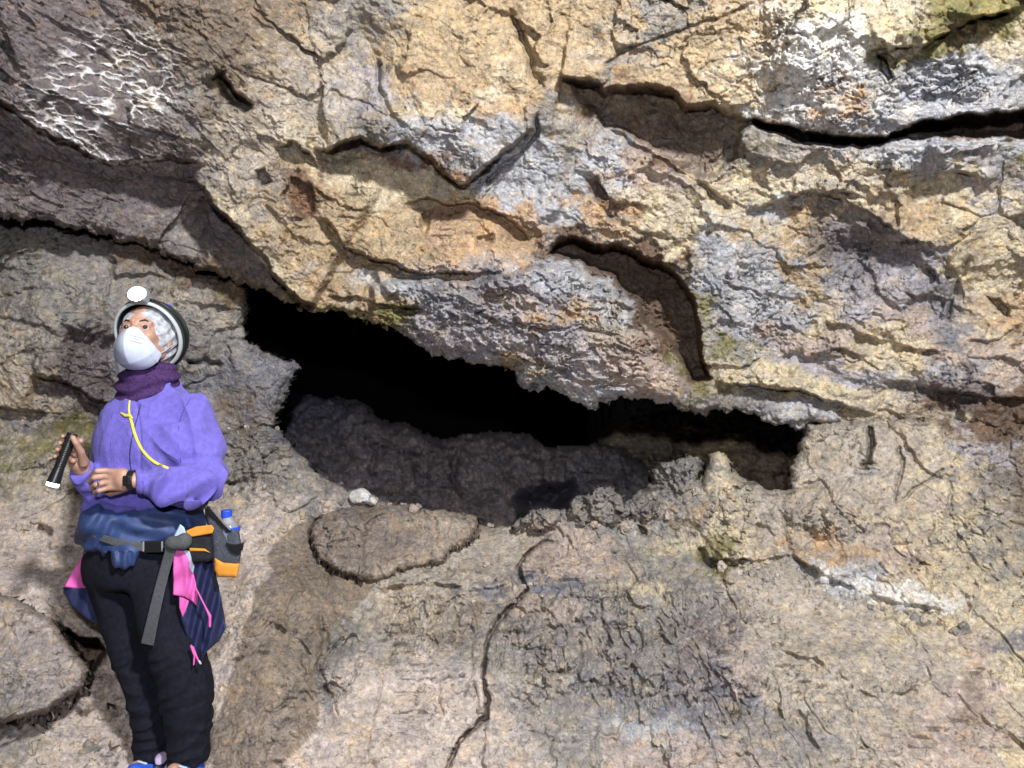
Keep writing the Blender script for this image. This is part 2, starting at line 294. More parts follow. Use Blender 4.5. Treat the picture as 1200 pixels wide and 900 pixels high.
def rock_color(U, V, seed=0):
    """albedo of the rock at wall coordinates: patches of different stone and painted-in shade, with ragged borders"""
    n1 = fbm(U / 55, V / 45, 501 + seed, 5, 0.62); n2 = fbm(U / 55 + 40, V / 45, 601 + seed, 5, 0.62)
    u = U + n1 * 60; v = V + n2 * 46
    W = np.zeros((len(PNAMES),) + U.shape, np.float32)
    base = 0.03
    for k, (cx, cy, ru, rv, an, nm, w) in enumerate(PATCH):
        a = math.radians(an); c = math.cos(a); s = math.sin(a)
        R = 3.2 * max(ru, rv)
        dx = u - cx; dy = v - cy
        q = ((dx * c + dy * s) / ru) ** 2 + ((-dx * s + dy * c) / rv) ** 2
        W[PNAMES.index(nm)] += w * np.exp(-np.minimum(q, 40) * 0.8) + w * 0.02 / (1 + q)
    for i in range(len(PNAMES)):
        W[i] *= np.exp(2.3 * fbm(U / 26 + i * 31.7, V / 20, 900 + i * 13 + seed, 5, 0.7))
    W = W ** 3.0
    W /= W.sum(0) + 1e-9
    C = np.zeros(U.shape + (3,), np.float32)
    for i, nm in enumerate(PNAMES):
        C += W[i][..., None] * np.array(PAL[nm], np.float32)
    g = 1 + 0.38 * fbm(U / 9, V / 7, 77 + seed, 4, 0.7) + 0.34 * fbm(U / 34, V / 22, 78 + seed, 3, 0.6)
    # crisp-edged stains and mineral skins, plus cast shadow and recess shade painted in
    wu = U + 9 * fbm(U / 22, V / 22, 811, 4, 0.65); wv = V + 9 * fbm(U / 22 + 3, V / 22, 812, 4, 0.65)
    for nm, st, soft, P in SKIN_SHADE:
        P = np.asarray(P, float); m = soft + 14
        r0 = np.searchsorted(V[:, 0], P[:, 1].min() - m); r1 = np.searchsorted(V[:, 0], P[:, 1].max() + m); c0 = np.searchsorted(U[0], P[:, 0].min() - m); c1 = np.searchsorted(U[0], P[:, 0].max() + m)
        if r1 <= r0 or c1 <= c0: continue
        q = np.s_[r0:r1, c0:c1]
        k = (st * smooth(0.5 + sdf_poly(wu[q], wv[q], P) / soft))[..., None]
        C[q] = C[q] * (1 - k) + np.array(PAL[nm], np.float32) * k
    C *= g[..., None]
    # dark clinker spots and pits, pale crust flecks
    sp = fbm(U / 11 + 3 * fbm(U / 40, V / 40, 841, 2), V / 8, 842, 4, 0.62); dens = smooth(0.45 + 1.9 * fbm(U / 75, V / 60, 843, 3))
    C *= (1 - 0.62 * smooth((sp - 0.30 + 0.16 * dens) / 0.10) * dens)[..., None]
    fl = fbm(U / 10 + 50, V / 7, 844, 4, 0.65); dn2 = smooth(0.35 + 1.9 * fbm(U / 65 + 9, V / 50, 845, 3)); k = (0.55 * smooth((fl - 0.26) / 0.10) * dn2)[..., None]
    C = C * (1 - k) + np.minimum(C * 1.25 + 0.09, 0.8) * k
    C = np.maximum(C, 0.02)
    # grime settled along thin crack lines
    c = fbm((U + 12 * fbm(U / 30, V / 30, 831, 3)) / 46, (V + 12 * fbm(U / 30 + 4, V / 30, 832, 3)) / 30, 833, 5, 0.6); C *= (1 - 0.6 * np.exp(-(c / 0.010) ** 2) * smooth(0.4 + 1.6 * fbm(U / 90, V / 90, 834, 2)))[..., None]
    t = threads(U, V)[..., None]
    return C * (1 - t) + 0.98 * t

# ---------------------------------------------------------------- outlines of the rock masses (wall coordinates)
CEIL_EDGE = [(-400, 236), (0, 256), (60, 262), (120, 277), (180, 292), (235, 316), (290, 334), (330, 352), (352, 362), (392, 366), (430, 374), (466, 388), (505, 414), (545, 424), (575, 432), (600, 440),
             (612, 452), (622, 463), (640, 452), (668, 466), (696, 480), (728, 470), (765, 469), (795, 480), (818, 490), (842, 484), (885, 486), (905, 498), (925, 503), (945, 500), (1000, 500), (1060, 502), (1200, 506), (1700, 512)]
CEIL = CEIL_EDGE + [(1700, -600), (-400, -600)]
WALL_EDGE = [(285, 330), (288, 372), (286, 398), (318, 415), (336, 421), (351, 432), (338, 448), (332, 466), (324, 490), (322, 520), (322, 640)]
WALL = [(-400, 180)] + [(285, 280)] + WALL_EDGE + [(-400, 640)]
FLOOR_EDGE = [(-400, 512), (0, 508), (40, 498), (80, 492), (120, 497), (180, 515), (250, 508), (300, 497), (330, 503), (345, 525), (372, 556), (408, 574), (450, 590), (500, 600), (545, 610), (562, 616), (600, 618), (625, 606),
              (650, 598), (690, 590), (725, 598), (745, 576), (770, 560), (800, 556), (818, 562), (824, 552), (832, 531), (846, 530), (858, 546), (876, 562), (900, 574), (926, 572), (926, 548), (938, 528), (946, 498), (990, 492), (1100, 490), (1700, 480)]
FLOOR = FLOOR_EDGE + [(1700, 1500), (-400, 1500)]

# ---------------------------------------------------------------- features (metres of depth, + = further back)
# ledge: polyline, amp below(+), amp above(-), decay below px, decay above px   (below = right-hand side of left-to-right direction)
def A(**k): return k
FEAT_C = [
 A(t='pocket', p=[(658, 92), (680, 90), (700, 96), (708, 106), (722, 100), (760, 98), (795, 108), (803, 124), (835, 118), (856, 132), (884, 140), (940, 152), (990, 162), (1040, 160), (1070, 144), (1120, 134), (1200, 128), (1320, 118), (1320, 158), (1200, 160), (1110, 160), (1060, 158), (1030, 166), (990, 166), (940, 158), (890, 146), (872, 156), (866, 186), (846, 206), (815, 212), (770, 182), (730, 158), (704, 152), (696, 130), (672, 118)], d=.17, w=9),
 A(t='pocket', p=[(884, 138), (940, 150), (990, 160), (1040, 158), (1070, 142), (1120, 132), (1200, 126), (1320, 116), (1320, 160), (1200, 163), (1110, 164), (1060, 164), (1030, 174), (990, 176), (940, 168), (900, 158), (880, 148)], d=.42, w=6), A(t='ledge', p=[(880, 162), (940, 168), (990, 174), (1040, 172), (1110, 168), (1200, 168), (1320, 166)], b=-.09, a=-.02, lb=60, la=10, fade=(.2, .0)),
 A(t='ledge', p=[(655, 88), (680, 92), (700, 96), (708, 106), (722, 100), (760, 98), (795, 108), (803, 124), (835, 118), (852, 130), (880, 138)], b=.14, a=.10, lb=40, la=50, fade=(.02, .25)),
 A(t='groove', p=[(700, 150), (730, 160), (770, 185), (820, 215), (845, 238), (856, 252)], w=6, d=.10), A(t='ledge', p=[(856, 254), (900, 240), (950, 226), (1000, 228), (1060, 240)], b=.06, a=.03, lb=30, la=30, fade=(.2, .3)),
 A(t='ledge', p=[(638, 296), (655, 280), (670, 273), (690, 284), (720, 285), (742, 292), (760, 304), (790, 312), (812, 330), (830, 352)], b=.04, a=.07, lb=30, la=60, fade=(.03, .2)),
 A(t='pocket', p=[(638, 300), (650, 284), (667, 274), (682, 278), (700, 284), (727, 285), (750, 297), (775, 305), (800, 325), (818, 355), (824, 390), (828, 420), (838, 446), (808, 452), (798, 430), (786, 408), (774, 394), (758, 388), (748, 368), (744, 354), (724, 336), (718, 326), (697, 323), (677, 308)], d=.42, w=9), A(t='pocket', p=[(430, 330), (480, 322), (560, 326), (640, 306), (677, 310), (697, 325), (718, 328), (724, 338), (742, 356), (746, 370), (756, 390), (772, 396), (784, 410), (796, 432), (806, 455), (800, 520), (700, 520), (600, 470), (430, 390)], d=-.13, w=9),
 A(t='bulge', c=(640, 385), r=(190, 78), an=16, d=-.34), A(t='bulge', c=(730, 420), r=(70, 50), an=40, d=-.10),
 A(t='ledge', p=[(235, 96), (255, 88), (268, 100), (285, 118), (300, 128)], b=.12, a=.03, lb=16, la=30, fade=(.2, .2)),
 A(t='pocket', p=[(248, 78), (262, 84), (276, 104), (298, 122), (290, 130), (270, 120), (256, 100)], d=.16, w=6),
 A(t='ledge', p=[(360, 172), (385, 176), (400, 170), (420, 160), (445, 172), (478, 168), (505, 182), (520, 205), (545, 216), (560, 205), (600, 170), (625, 150), (632, 130)], b=.20, a=.16, lb=34, la=80, fade=(.12, .25)),
 A(t='bulge', c=(560, 110), r=(110, 110), an=10, d=-.16),
 A(t='groove', p=[(596, 5), (606, 30), (618, 55), (622, 85), (640, 100)], w=7, d=.09), A(t='groove', p=[(700, 85), (740, 55), (790, 38), (860, 15), (900, 0)], w=4, d=.05),
 A(t='groove', p=[(440, 55), (442, 100), (455, 130), (478, 155)], w=6, d=.06), A(t='groove', p=[(632, 128), (628, 160), (608, 182), (580, 205), (566, 222)], w=4, d=.08),
 A(t='ledge', p=[(465, 240), (500, 232), (520, 238), (555, 240), (590, 252), (612, 268), (625, 285)], b=.10, a=.06, lb=22, la=40, fade=(.2, .2)),
 A(t='bulge', c=(550, 262), r=(54, 24), an=8, d=-.10), A(t='pocket', p=[(492, 250), (508, 240), (510, 262), (498, 280), (490, 270)], d=.10, w=6),
 A(t='pocket', p=[(556, 276), (580, 270), (584, 284), (560, 292)], d=.07, w=6),
 A(t='ledge', p=[(684, 210), (700, 205), (712, 232), (728, 240), (748, 238), (762, 246)], b=.07, a=.05, lb=12, la=30, fade=(.2, .2)), A(t='groove', p=[(700, 238), (720, 258), (760, 276), (790, 280)], w=5, d=.06),
 # front lip of the long outcrop on the left: light ochre mass in front of the dark purple band
 A(t='ledge', p=[(150, 200), (232, 214), (246, 238), (272, 262), (296, 286), (318, 318), (345, 345), (372, 360)], b=.24, a=.16, lb=90, la=120, fade=(.35, .05)),
 A(t='ledge', p=[(-300, 120), (0, 118), (40, 150), (90, 172), (125, 192), (160, 190), (200, 182), (245, 196)], b=.07, a=.12, lb=60, la=120, fade=(.0, .1)),
 A(t='pocket', p=[(325, 232), (340, 205), (368, 215), (372, 250), (360, 262), (345, 246)], d=.08, w=6), A(t='ledge', p=[(318, 170), (345, 168), (362, 180), (380, 205)], b=.10, a=.04, lb=16, la=30, fade=(.2, .3)),
 A(t='pocket', p=[(296, 200), (312, 196), (320, 214), (304, 222)], d=.10, w=6), A(t='groove', p=[(310, 240), (330, 262), (340, 280)], w=5, d=.05),
 A(t='ledge', p=[(372, 250), (392, 268), (404, 290), (432, 304), (470, 312), (500, 320), (530, 318), (560, 318), (590, 320)], b=.12, a=.05, lb=26, la=30, fade=(.1, .2)),
 A(t='ledge', p=[(370, 345), (398, 350), (420, 346), (436, 356), (470, 360), (500, 362)], b=.07, a=.04, lb=14, la=20, fade=(.1, .2)),
 A(t='ledge', p=[(410, 318), (440, 322), (452, 340), (476, 352)], b=.06, a=.05, lb=16, la=20, fade=(.2, .2)), A(t='pocket', p=[(468, 358), (488, 356), (500, 366), (484, 374), (468, 368)], d=.08, w=6), A(t='pocket', p=[(516, 360), (530, 364), (544, 376), (534, 380)], d=.08, w=5),
 A(t='groove', p=[(560, 318), (586, 322), (600, 340), (640, 352), (660, 366)], w=5, d=.06), A(t='pocket', p=[(648, 356), (680, 366), (688, 376), (664, 372)], d=.07, w=5),
 A(t='groove', p=[(540, 360), (580, 378), (640, 386), (680, 384), (740, 396)], w=4, d=.05), A(t='groove', p=[(560, 400), (610, 410), (680, 448), (740, 452)], w=4, d=.04),
 # top right mass
 A(t='bulge', c=(950, 70), r=(90, 80), an=0, d=-.12), A(t='ledge', p=[(1012, 60), (1050, 54), (1080, 56), (1110, 40), (1150, 20), (1200, 5)], b=.08, a=.06, lb=26, la=30, fade=(.1, .1)),
 A(t='pocket', p=[(1028, 62), (1042, 70), (1048, 92), (1038, 96), (1030, 82)], d=.16, w=4), A(t='groove', p=[(942, 0), (936, 20), (920, 40), (914, 60)], w=4, d=.08),
 A(t='pocket', p=[(956, 90), (970, 88), (964, 100)], d=.08, w=4), A(t='pocket', p=[(1110, 10), (1150, 20), (1140, 45), (1100, 40)], d=.06, w=8),
 A(t='ledge', p=[(1000, 205), (1060, 200), (1100, 200), (1150, 206), (1172, 212)], b=.05, a=.05, lb=24, la=24, fade=(.2, .2)),
 # round dark hollow with ribs, right
 A(t='pocket', p=[(945, 300), (960, 250), (1000, 232), (1050, 262), (1085, 290), (1130, 340), (1125, 400), (1060, 400), (1000, 380), (965, 345)], d=.16, w=50), A(t='bulge', c=(1055, 350), r=(52, 40), an=15, d=-.20), A(t='ledge', p=[(1100, 380), (1108, 350), (1096, 318), (1064, 298), (1026, 300), (1004, 324), (1002, 352)], b=-.03, a=-.06, lb=16, la=14, fade=(.2, .2)), A(t='ledge', p=[(1126, 384), (1132, 345), (1112, 305), (1070, 280), (1020, 276), (986, 300)], b=-.02, a=-.05, lb=16, la=14, fade=(.2, .2)),
 A(t='ledge', p=[(880, 242), (940, 228), (990, 234), (1030, 256), (1060, 280)], b=.08, a=.04, lb=24, la=30, fade=(.3, .2)),
 A(t='groove', p=[(1000, 300), (1020, 318), (1030, 345), (1060, 372)], w=5, d=.04), A(t='groove', p=[(1140, 300), (1120, 330), (1110, 380)], w=6, d=.05),
 A(t='pocket', p=[(1156, 348), (1172, 348), (1184, 362), (1178, 376), (1166, 364)], d=.10, w=4), A(t='groove', p=[(1130, 400), (1160, 405), (1200, 380)], w=4, d=.04),
 A(t='ledge', p=[(930, 382), (960, 376), (1000, 384), (1030, 400), (1080, 412), (1110, 408)], b=.05, a=.05, lb=20, la=20, fade=(.2, .2)),
 A(t='ledge', p=[(900, 420), (940, 410), (980, 406), (1030, 420), (1060, 418)], b=.05, a=.03, lb=16, la=20, fade=(.2, .2)),
 A(t='ledge', p=[(836, 448), (870, 452), (920, 454), (960, 466), (1000, 480), (1040, 490)], b=.16, a=.06, lb=12, la=30, fade=(.05, .3)),
 A(t='ledge', p=[(960, 440), (1050, 448), (1120, 458), (1200, 470), (1400, 476)], b=.08, a=.03, lb=24, la=24, fade=(.4, .0)), A(t='pocket', p=[(1148, 452), (1166, 450), (1170, 464), (1152, 462)], d=.08, w=4),
]
FEAT_W = [
 A(t='ledge', p=[(30, 440), (75, 446), (110, 470), (150, 480), (180, 490)], b=.16, a=.05, lb=34, la=40, fade=(.1, .1)), A(t='bulge', c=(40, 400), r=(60, 90), an=0, d=-.12), A(t='pocket', p=[(60, 370), (130, 380), (150, 460), (90, 490), (66, 440)], d=.10, w=26),
 A(t='ledge', p=[(190, 340), (235, 356), (280, 362), (330, 372)], b=.02, a=.06, lb=20, la=40, fade=(.2, .1)), A(t='groove', p=[(215, 425), (240, 424), (262, 430)], w=5, d=.08), A(t='bulge', c=(250, 380), r=(60, 60), an=0, d=-.12),
 A(t='ledge', p=[(-100, 470), (0, 478), (60, 484)], b=.10, a=.04, lb=20, la=20, fade=(.0, .1)), A(t='bulge', c=(110, 330), r=(100, 60), an=10, d=-.16),
 A(t='groove', p=[(-10, 372), (50, 384), (70, 398)], w=4, d=.04), A(t='bulge', c=(300, 450), r=(40, 50), an=0, d=-.10),
]
FEAT_F = [
 A(t='groove', p=[(668, 632), (640, 634), (616, 646), (606, 664), (610, 676), (618, 690), (612, 698), (598, 712), (584, 728), (572, 744), (570, 770), (566, 792), (568, 806), (574, 820), (570, 840), (556, 852), (540, 866), (530, 880), (524, 905), (510, 960)], w=3.6, d=.16, wig=.3),
 A(t='groove', p=[(376, 602), (364, 622), (366, 644), (384, 662), (410, 672), (440, 682)], w=4.5, d=.07),
 A(t='groove', p=[(376, 720), (384, 745), (374, 780), (386, 810), (400, 850)], w=6, d=.05), A(t='ledge', p=[(300, 722), (330, 736), (352, 750), (372, 776)], b=.03, a=.03, lb=24, la=24, fade=(.3, .3)),
 A(t='bulge', c=(320, 800), r=(70, 130), an=12, d=-.16), A(t='bulge', c=(470, 640), r=(110, 42), an=-4, d=-.03), A(t='bulge', c=(640, 760), r=(150, 120), an=0, d=-.10),
 A(t='ledge', p=[(420, 694), (460, 686), (520, 684), (570, 690), (606, 680)], b=.03, a=.04, lb=24, la=30, fade=(.2, .2)), A(t='ledge', p=[(700, 655), (680, 676), (630, 690)], b=-.02, a=.02, lb=14, la=14, fade=(.2, .2)),
 A(t='bulge', c=(850, 600), r=(50, 56), an=0, d=-.14), A(t='bulge', c=(700, 615), r=(80, 30), an=-10, d=-.08), A(t='groove', p=[(790, 560), (812, 556), (824, 548)], w=5, d=.1), A(t='bulge', c=(795, 580), r=(34, 32), an=0, d=-.10),
 A(t='groove', p=[(816, 640), (826, 660), (836, 664)], w=6, d=.10), A(t='ledge', p=[(838, 640), (850, 656), (866, 664), (888, 656), (930, 650), (960, 668), (990, 684), (1040, 702), (1090, 712), (1130, 718)], b=.04, a=.05, lb=22, la=60, fade=(.1, .2)),
 A(t='pocket', p=[(826, 652), (834, 668), (860, 668), (888, 656), (872, 652), (850, 656)], d=.14, w=5), A(t='pocket', p=[(746, 614), (756, 618), (760, 630), (750, 628)], d=.12, w=4),
 A(t='groove', p=[(1018, 498), (1022, 520), (1018, 540), (1010, 550)], w=6, d=.16), A(t='groove', p=[(1052, 520), (1058, 545), (1052, 570), (1050, 596)], w=3, d=.05), A(t='groove', p=[(1110, 548), (1080, 566), (1056, 590)], w=3, d=.04), A(t='groove', p=[(1112, 560), (1116, 600)], w=3, d=.03),
 A(t='bulge', c=(1000, 560), r=(70, 60), an=0, d=-.10), A(t='groove', p=[(930, 572), (960, 565), (985, 600), (1000, 620)], w=5, d=.05), A(t='bulge', c=(960, 600), r=(60, 34), an=10, d=-.08),
 A(t='groove', p=[(1000, 560), (980, 585), (960, 600)], w=5, d=.03),
 A(t='pocket', p=[(66, 728), (92, 744), (118, 748), (126, 766), (110, 788), (96, 780), (80, 755)], d=.6, w=8), A(t='pocket', p=[(124, 820), (136, 822), (140, 838), (126, 838)], d=.14, w=5), A(t='groove', p=[(40, 620), (56, 622), (62, 626)], w=6, d=.08),
 A(t='ledge', p=[(0, 740), (50, 800), (90, 830), (120, 850)], b=.0, a=.06, lb=30, la=40, fade=(.1, .2)), A(t='bulge', c=(100, 570), r=(90, 60), an=10, d=-.12), A(t='bulge', c=(330, 560), r=(50, 40), an=30, d=-.08),
 A(t='groove', p=[(722, 790), (728, 804), (736, 812)], w=5, d=.02), A(t='groove', p=[(740, 800), (746, 830), (748, 850)], w=4, d=.02), A(t='groove', p=[(770, 780), (774, 830)], w=4, d=.02), A(t='groove', p=[(778, 848), (784, 880)], w=3, d=.02), A(t='groove', p=[(616, 818), (632, 830)], w=4, d=.02),
  A(t='groove', p=[(935, 830), (945, 860), (960, 880)], w=5, d=.04), A(t='pocket', p=[(1010, 870), (1018, 872), (1014, 880)], d=.05, w=3),
 A(t='ledge', p=[(900, 760), (960, 775), (1000, 800), (1040, 830)], b=.02, a=.03, lb=30, la=30, fade=(.2, .3)), A(t='ledge', p=[(1030, 800), (1035, 812), (1060, 812), (1075, 800)], b=.03, a=.02, lb=12, la=14, fade=(.1, .1)),
]

def apply_features(U, V, D, feats, seed):
    # ragged outlines: every feature is looked up through a warped position
    wu = U + 7 * fbm(U / 30, V / 30, seed + 50, 4, 0.6) ; wv = V + 7 * fbm(U / 30 + 9, V / 30, seed + 60, 4, 0.6)
    for k, f in enumerate(feats):
        P = np.asarray(f['p'], float) if 'p' in f else None
        if f['t'] == 'bulge':
            cx, cy = f['c']; ru, rv = f['r']; a = math.radians(f['an']); m = 1.4 * max(ru, rv)
            box = (cx - m, cx + m, cy - m, cy + m)
        else:
            m = {'ledge': 4 * max(f.get('lb', 0), f.get('la', 0)), 'pocket': 12, 'groove': 5 * f.get('w', 1)}[f['t']] + 12
            box = (P[:, 0].min() - m, P[:, 0].max() + m, P[:, 1].min() - m, P[:, 1].max() + m)
        r0 = np.searchsorted(V[:, 0], box[2]); r1 = np.searchsorted(V[:, 0], box[3]); c0 = np.searchsorted(U[0], box[0]); c1 = np.searchsorted(U[0], box[1])
        if r1 <= r0 or c1 <= c0: continue
        s = np.s_[r0:r1, c0:c1]; u = wu[s]; v = wv[s]
        if f['t'] == 'bulge':
            dx = u - cx; dy = v - cy; c_ = math.cos(a); s_ = math.sin(a)
            q = ((dx * c_ + dy * s_) / ru) ** 2 + ((-dx * s_ + dy * c_) / rv) ** 2
            D[s] += f['d'] * np.where(q < 1.8, np.exp(-q * 1.3) * smooth((1.8 - q) / 0.8), 0)
        elif f['t'] == 'pocket':
            sd = sdf_poly(u, v, P)
            D[s] += f['d'] * smooth(sd / f['w'])
        elif f['t'] == 'groove':
            d, sg, t = seg_dist(u, v, P)
            fade = smooth(t / 0.12) * smooth((1 - t) / 0.12)
            w = f['w'] * (0.6 + 0.8 * hash2(np.floor(t * 9), np.zeros_like(t), seed + k)) * 0.5 + f['w'] * 0.5
            D[s] += f['d'] * fade * np.exp(-(d / (w * 0.55)) ** 2)
        else:
            d, sg, t = seg_dist(u, v, P)
            f0, f1 = f['fade']
            fade = (smooth(t / f0) if f0 > 0 else 1) * (smooth((1 - t) / f1) if f1 > 0 else 1)
            below = smooth(0.5 + sg * d / 5.0)
            amp = 1 + 0.35 * noise2(u / 40, v / 40, seed + 90 + k)
            if abs(f['b']) < .09 and abs(f['a']) < .09: amp = amp * 1.35 * smooth(0.55 + 1.1 * fbm(u / 26, v / 26, seed + 190 + k, 3))      # small scarps break up along their length
            D[s] += fade * amp * (below * f['b'] * np.exp(-(d / f['lb']) ** 1.3) - (1 - below) * f['a'] * np.exp(-(d / f['la']) ** 1.3))
    return D

def rock_detail(U, V, D0, seed, rough, strata=0.0, ang=0.0, lumps=1.0, crev=1.0):
    """metres of fine relief; rough = per-point multiplier"""
    X = (U - 600) / F * D0; Z = (450 - V) / F * D0
    a = math.radians(ang); x = X * math.cos(a) + Z * math.sin(a); z = -X * math.sin(a) + Z * math.cos(a)
    z = z * (1 + strata)
    wx = x + 0.09 * fbm(x * 5, z * 5, seed + 1, 4, 0.6); wz = z + 0.09 * fbm(x * 5 + 7, z * 5, seed + 2, 4, 0.6)
    h = 0.10 * lumps * fbm(wx * 1.7, wz * 1.7, seed + 3, 4, 0.5)
    f1, e1 = facets(wx * 3.2, wz * 3.6, seed + 10); h = h + 0.070 * lumps * f1 * smooth(e1 / 0.10)
    rv = smooth(0.5 + 1.7 * fbm(x * 1.3 + 3, z * 1.3, seed + 17, 3)); clk = smooth((rough - 1.0) / 0.45); rough = rough * (0.25 + 0.75 * np.maximum(rv, clk))      # broad calm faces between crusty ones
    f2, e2 = facets(wx * 8.5 + 3, wz * 10, seed + 20); h = h + 0.030 * f2 * rough * smooth(0.3 + e2 / 0.12)
    cm = smooth(0.35 + 1.8 * fbm(x * 2.2, z * 2.2, seed + 15, 3)); h = h + 0.026 * crev * np.exp(-(e1 / .03) ** 2) * cm * np.minimum(rough, 1) + 0.012 * np.exp(-(e2 / .04) ** 2) * smooth(1.1 - cm * 1.2) * rough
    f3, e3 = facets(wx * 21, wz * 26, seed + 30); h = h + 0.011 * f3 * rough * smooth(0.2 + e3 / 0.2)
    kn = fbm(x * 3, z * 3, seed + 61, 3); kn = smooth(0.4 + 1.6 * kn)      # knobbly crust in places
    f4, e4 = facets(wx * 26, wz * 28, seed + 33, tilt=0.2); h = h - 0.013 * smooth(e4 / 0.5) * rough * kn
    f5, e5 = facets(wx * 60, wz * 66, seed + 36, tilt=0.6); h = h + (0.003 * f5 - 0.004 * smooth(e5 / 0.5)) * rough
    r = fbm(wx * 14, wz * 17, seed + 40, 5, 0.6, ridge=True); h = h - 0.009 * r * rough
    k = fbm(x * 40, z * 48, seed + 45, 4, 0.7); h = h + 0.0050 * k * (0.5 + rough)
    # clinkery crust: billowed lumps with sharp grooves between them
    b1 = fbm(wx * 9, wz * 11, seed + 63, 3, 0.5); b2 = fbm(wx * 24, wz * 27, seed + 64, 3, 0.55)
    h = h + clk * (0.042 * np.exp(-np.abs(b1) / .07) + 0.020 * np.exp(-np.abs(b2) / .09) - 0.05 * np.abs(b1) + 0.02 * fbm(x * 60, z * 60, seed + 66, 3, .7) * 0.5)
    # pits and crack network
    c = fbm(wx * 4.5, wz * 5.5, seed + 70, 4, 0.55)
    crack = np.exp(-(c / 0.012) ** 2) * smooth(0.1 + 1.8 * fbm(x * 2.5, z * 2.5, seed + 80, 2))
    h = h + 0.014 * crack * np.minimum(rough, 1.2) * crev
    p = fbm(x * 30, z * 30, seed + 95, 3, 0.6); h = h + 0.030 * smooth((p - 0.42) / 0.14) * rough
    return h

STEP = 1.1
def axis(lo, hi, a, b):
    core = np.arange(max(lo, a), min(hi, b) + 0.1, STEP)
    left = []; x = core[0]; s = STEP
    while x > lo: s = min(s * 1.06, 7); x -= s; left.append(x)
    right = []; x = core[-1]; s = STEP
    while x < hi: s = min(s * 1.06, 7); x += s; right.append(x)
    return np.concatenate([np.array(left[::-1]), core, np.array(right)])

def roughmap(U, V, spots, base):
    r = np.full(U.shape, base, np.float32)
    for cx, cy, ru, rv, val in spots:
        q = ((U - cx) / ru) ** 2 + ((V - cy) / rv) ** 2
        w = np.exp(-q ** 1.5)
        r = r * (1 - w) + val * w
    return r * (1 + 0.35 * fbm(U / 60, V / 60, 333, 3))

def build_sheet(name, us, vs, outline, depth_fn, edge_round, back_steps, mat, seed, colour_seed=0, tint=None, rag=5.0, label=None):
    U, V = np.meshgrid(us.astype(np.float32), vs.astype(np.float32))
    D = depth_fn(U, V).astype(np.float32)
    ru = U + rag * fbm(U / 17, V / 17, seed + 150, 4, 0.55) + rag * 1.0 * fbm(U / 45, V / 45, seed + 155, 2); rv = V + rag * 1.2 * fbm(U / 17 + 5, V / 17, seed + 160, 4, 0.55)
    sd = sdf_poly(ru, rv, outline)
    er, depth_r = edge_round
    t = np.clip(1 - sd / er, 0, 1)
    D = D + depth_r * (1 - np.sqrt(np.maximum(1 - t ** 2, 0)))
    X = (U - 600) / F * D; Z = CAMZ + (450 - V) / F * D
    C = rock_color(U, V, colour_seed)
    if tint is not None: C = C * np.array(tint, np.float32)
    keepv = sd > 0
    idx = np.arange(U.size).reshape(U.shape)
    q = keepv[:-1, :-1] & keepv[1:, :-1] & keepv[:-1, 1:] & keepv[1:, 1:]
    a = idx[:-1, :-1][q]; b = idx[:-1, 1:][q]; c = idx[1:, 1:][q]; d = idx[1:, :-1][q]
    faces = np.stack([a, d, c, b], 1)
    verts = np.stack([X, D, Z], -1).reshape(-1, 3); cols = C.reshape(-1, 3)
    # boundary edges -> carry the rock backwards so it has real thickness
    E = np.concatenate([faces[:, [0, 1]], faces[:, [1, 2]], faces[:, [2, 3]], faces[:, [3, 0]]])
    key = E.min(1).astype(np.int64) * U.size + E.max(1)
    uq, inv, cnt = np.unique(key, return_inverse=True, return_counts=True)
    B = E[cnt[inv] == 1]
    bu = U.ravel()[B[:, 0]]; bv = V.ravel()[B[:, 0]]
    m = (bu > us[2]) & (bu < us[-3]) & (bv > vs[2]) & (bv < vs[-3])
    B = B[m]
    if len(B) and back_steps:
        ids, rin = np.unique(B, return_inverse=True); rin = rin.reshape(B.shape)
        base = verts[ids]; bc = cols[ids]
        ray = base - np.array([0, 0, CAMZ]); ray /= ray[:, 1:2]
        prev = ids; n0 = len(verts); nv = [verts]; nc = [cols]; nf = [faces]
        for dst, shrink in back_steps:
            P = base + ray * dst
            j = rs(int(dst * 1000) + seed).normal(0, 0.012, P.shape); P = P + j
            P[:, 2] += shrink
            cur = np.arange(len(ids)) + n0; n0 += len(ids)
            nv.append(P); nc.append(bc * 0.9)
            nf.append(np.stack([prev[rin[:, 1]], prev[rin[:, 0]], cur[rin[:, 0]], cur[rin[:, 1]]], 1))
            prev = cur
        verts = np.concatenate(nv); cols = np.concatenate(nc); faces = np.concatenate(nf)
    used = np.unique(faces); remap = np.full(len(verts), -1, np.int64); remap[used] = np.arange(len(used))
    o = add_mesh(name, verts[used], remap[faces], mat, colors=cols[used])
    return o

M_ROCK = rock_material('cave_rock')

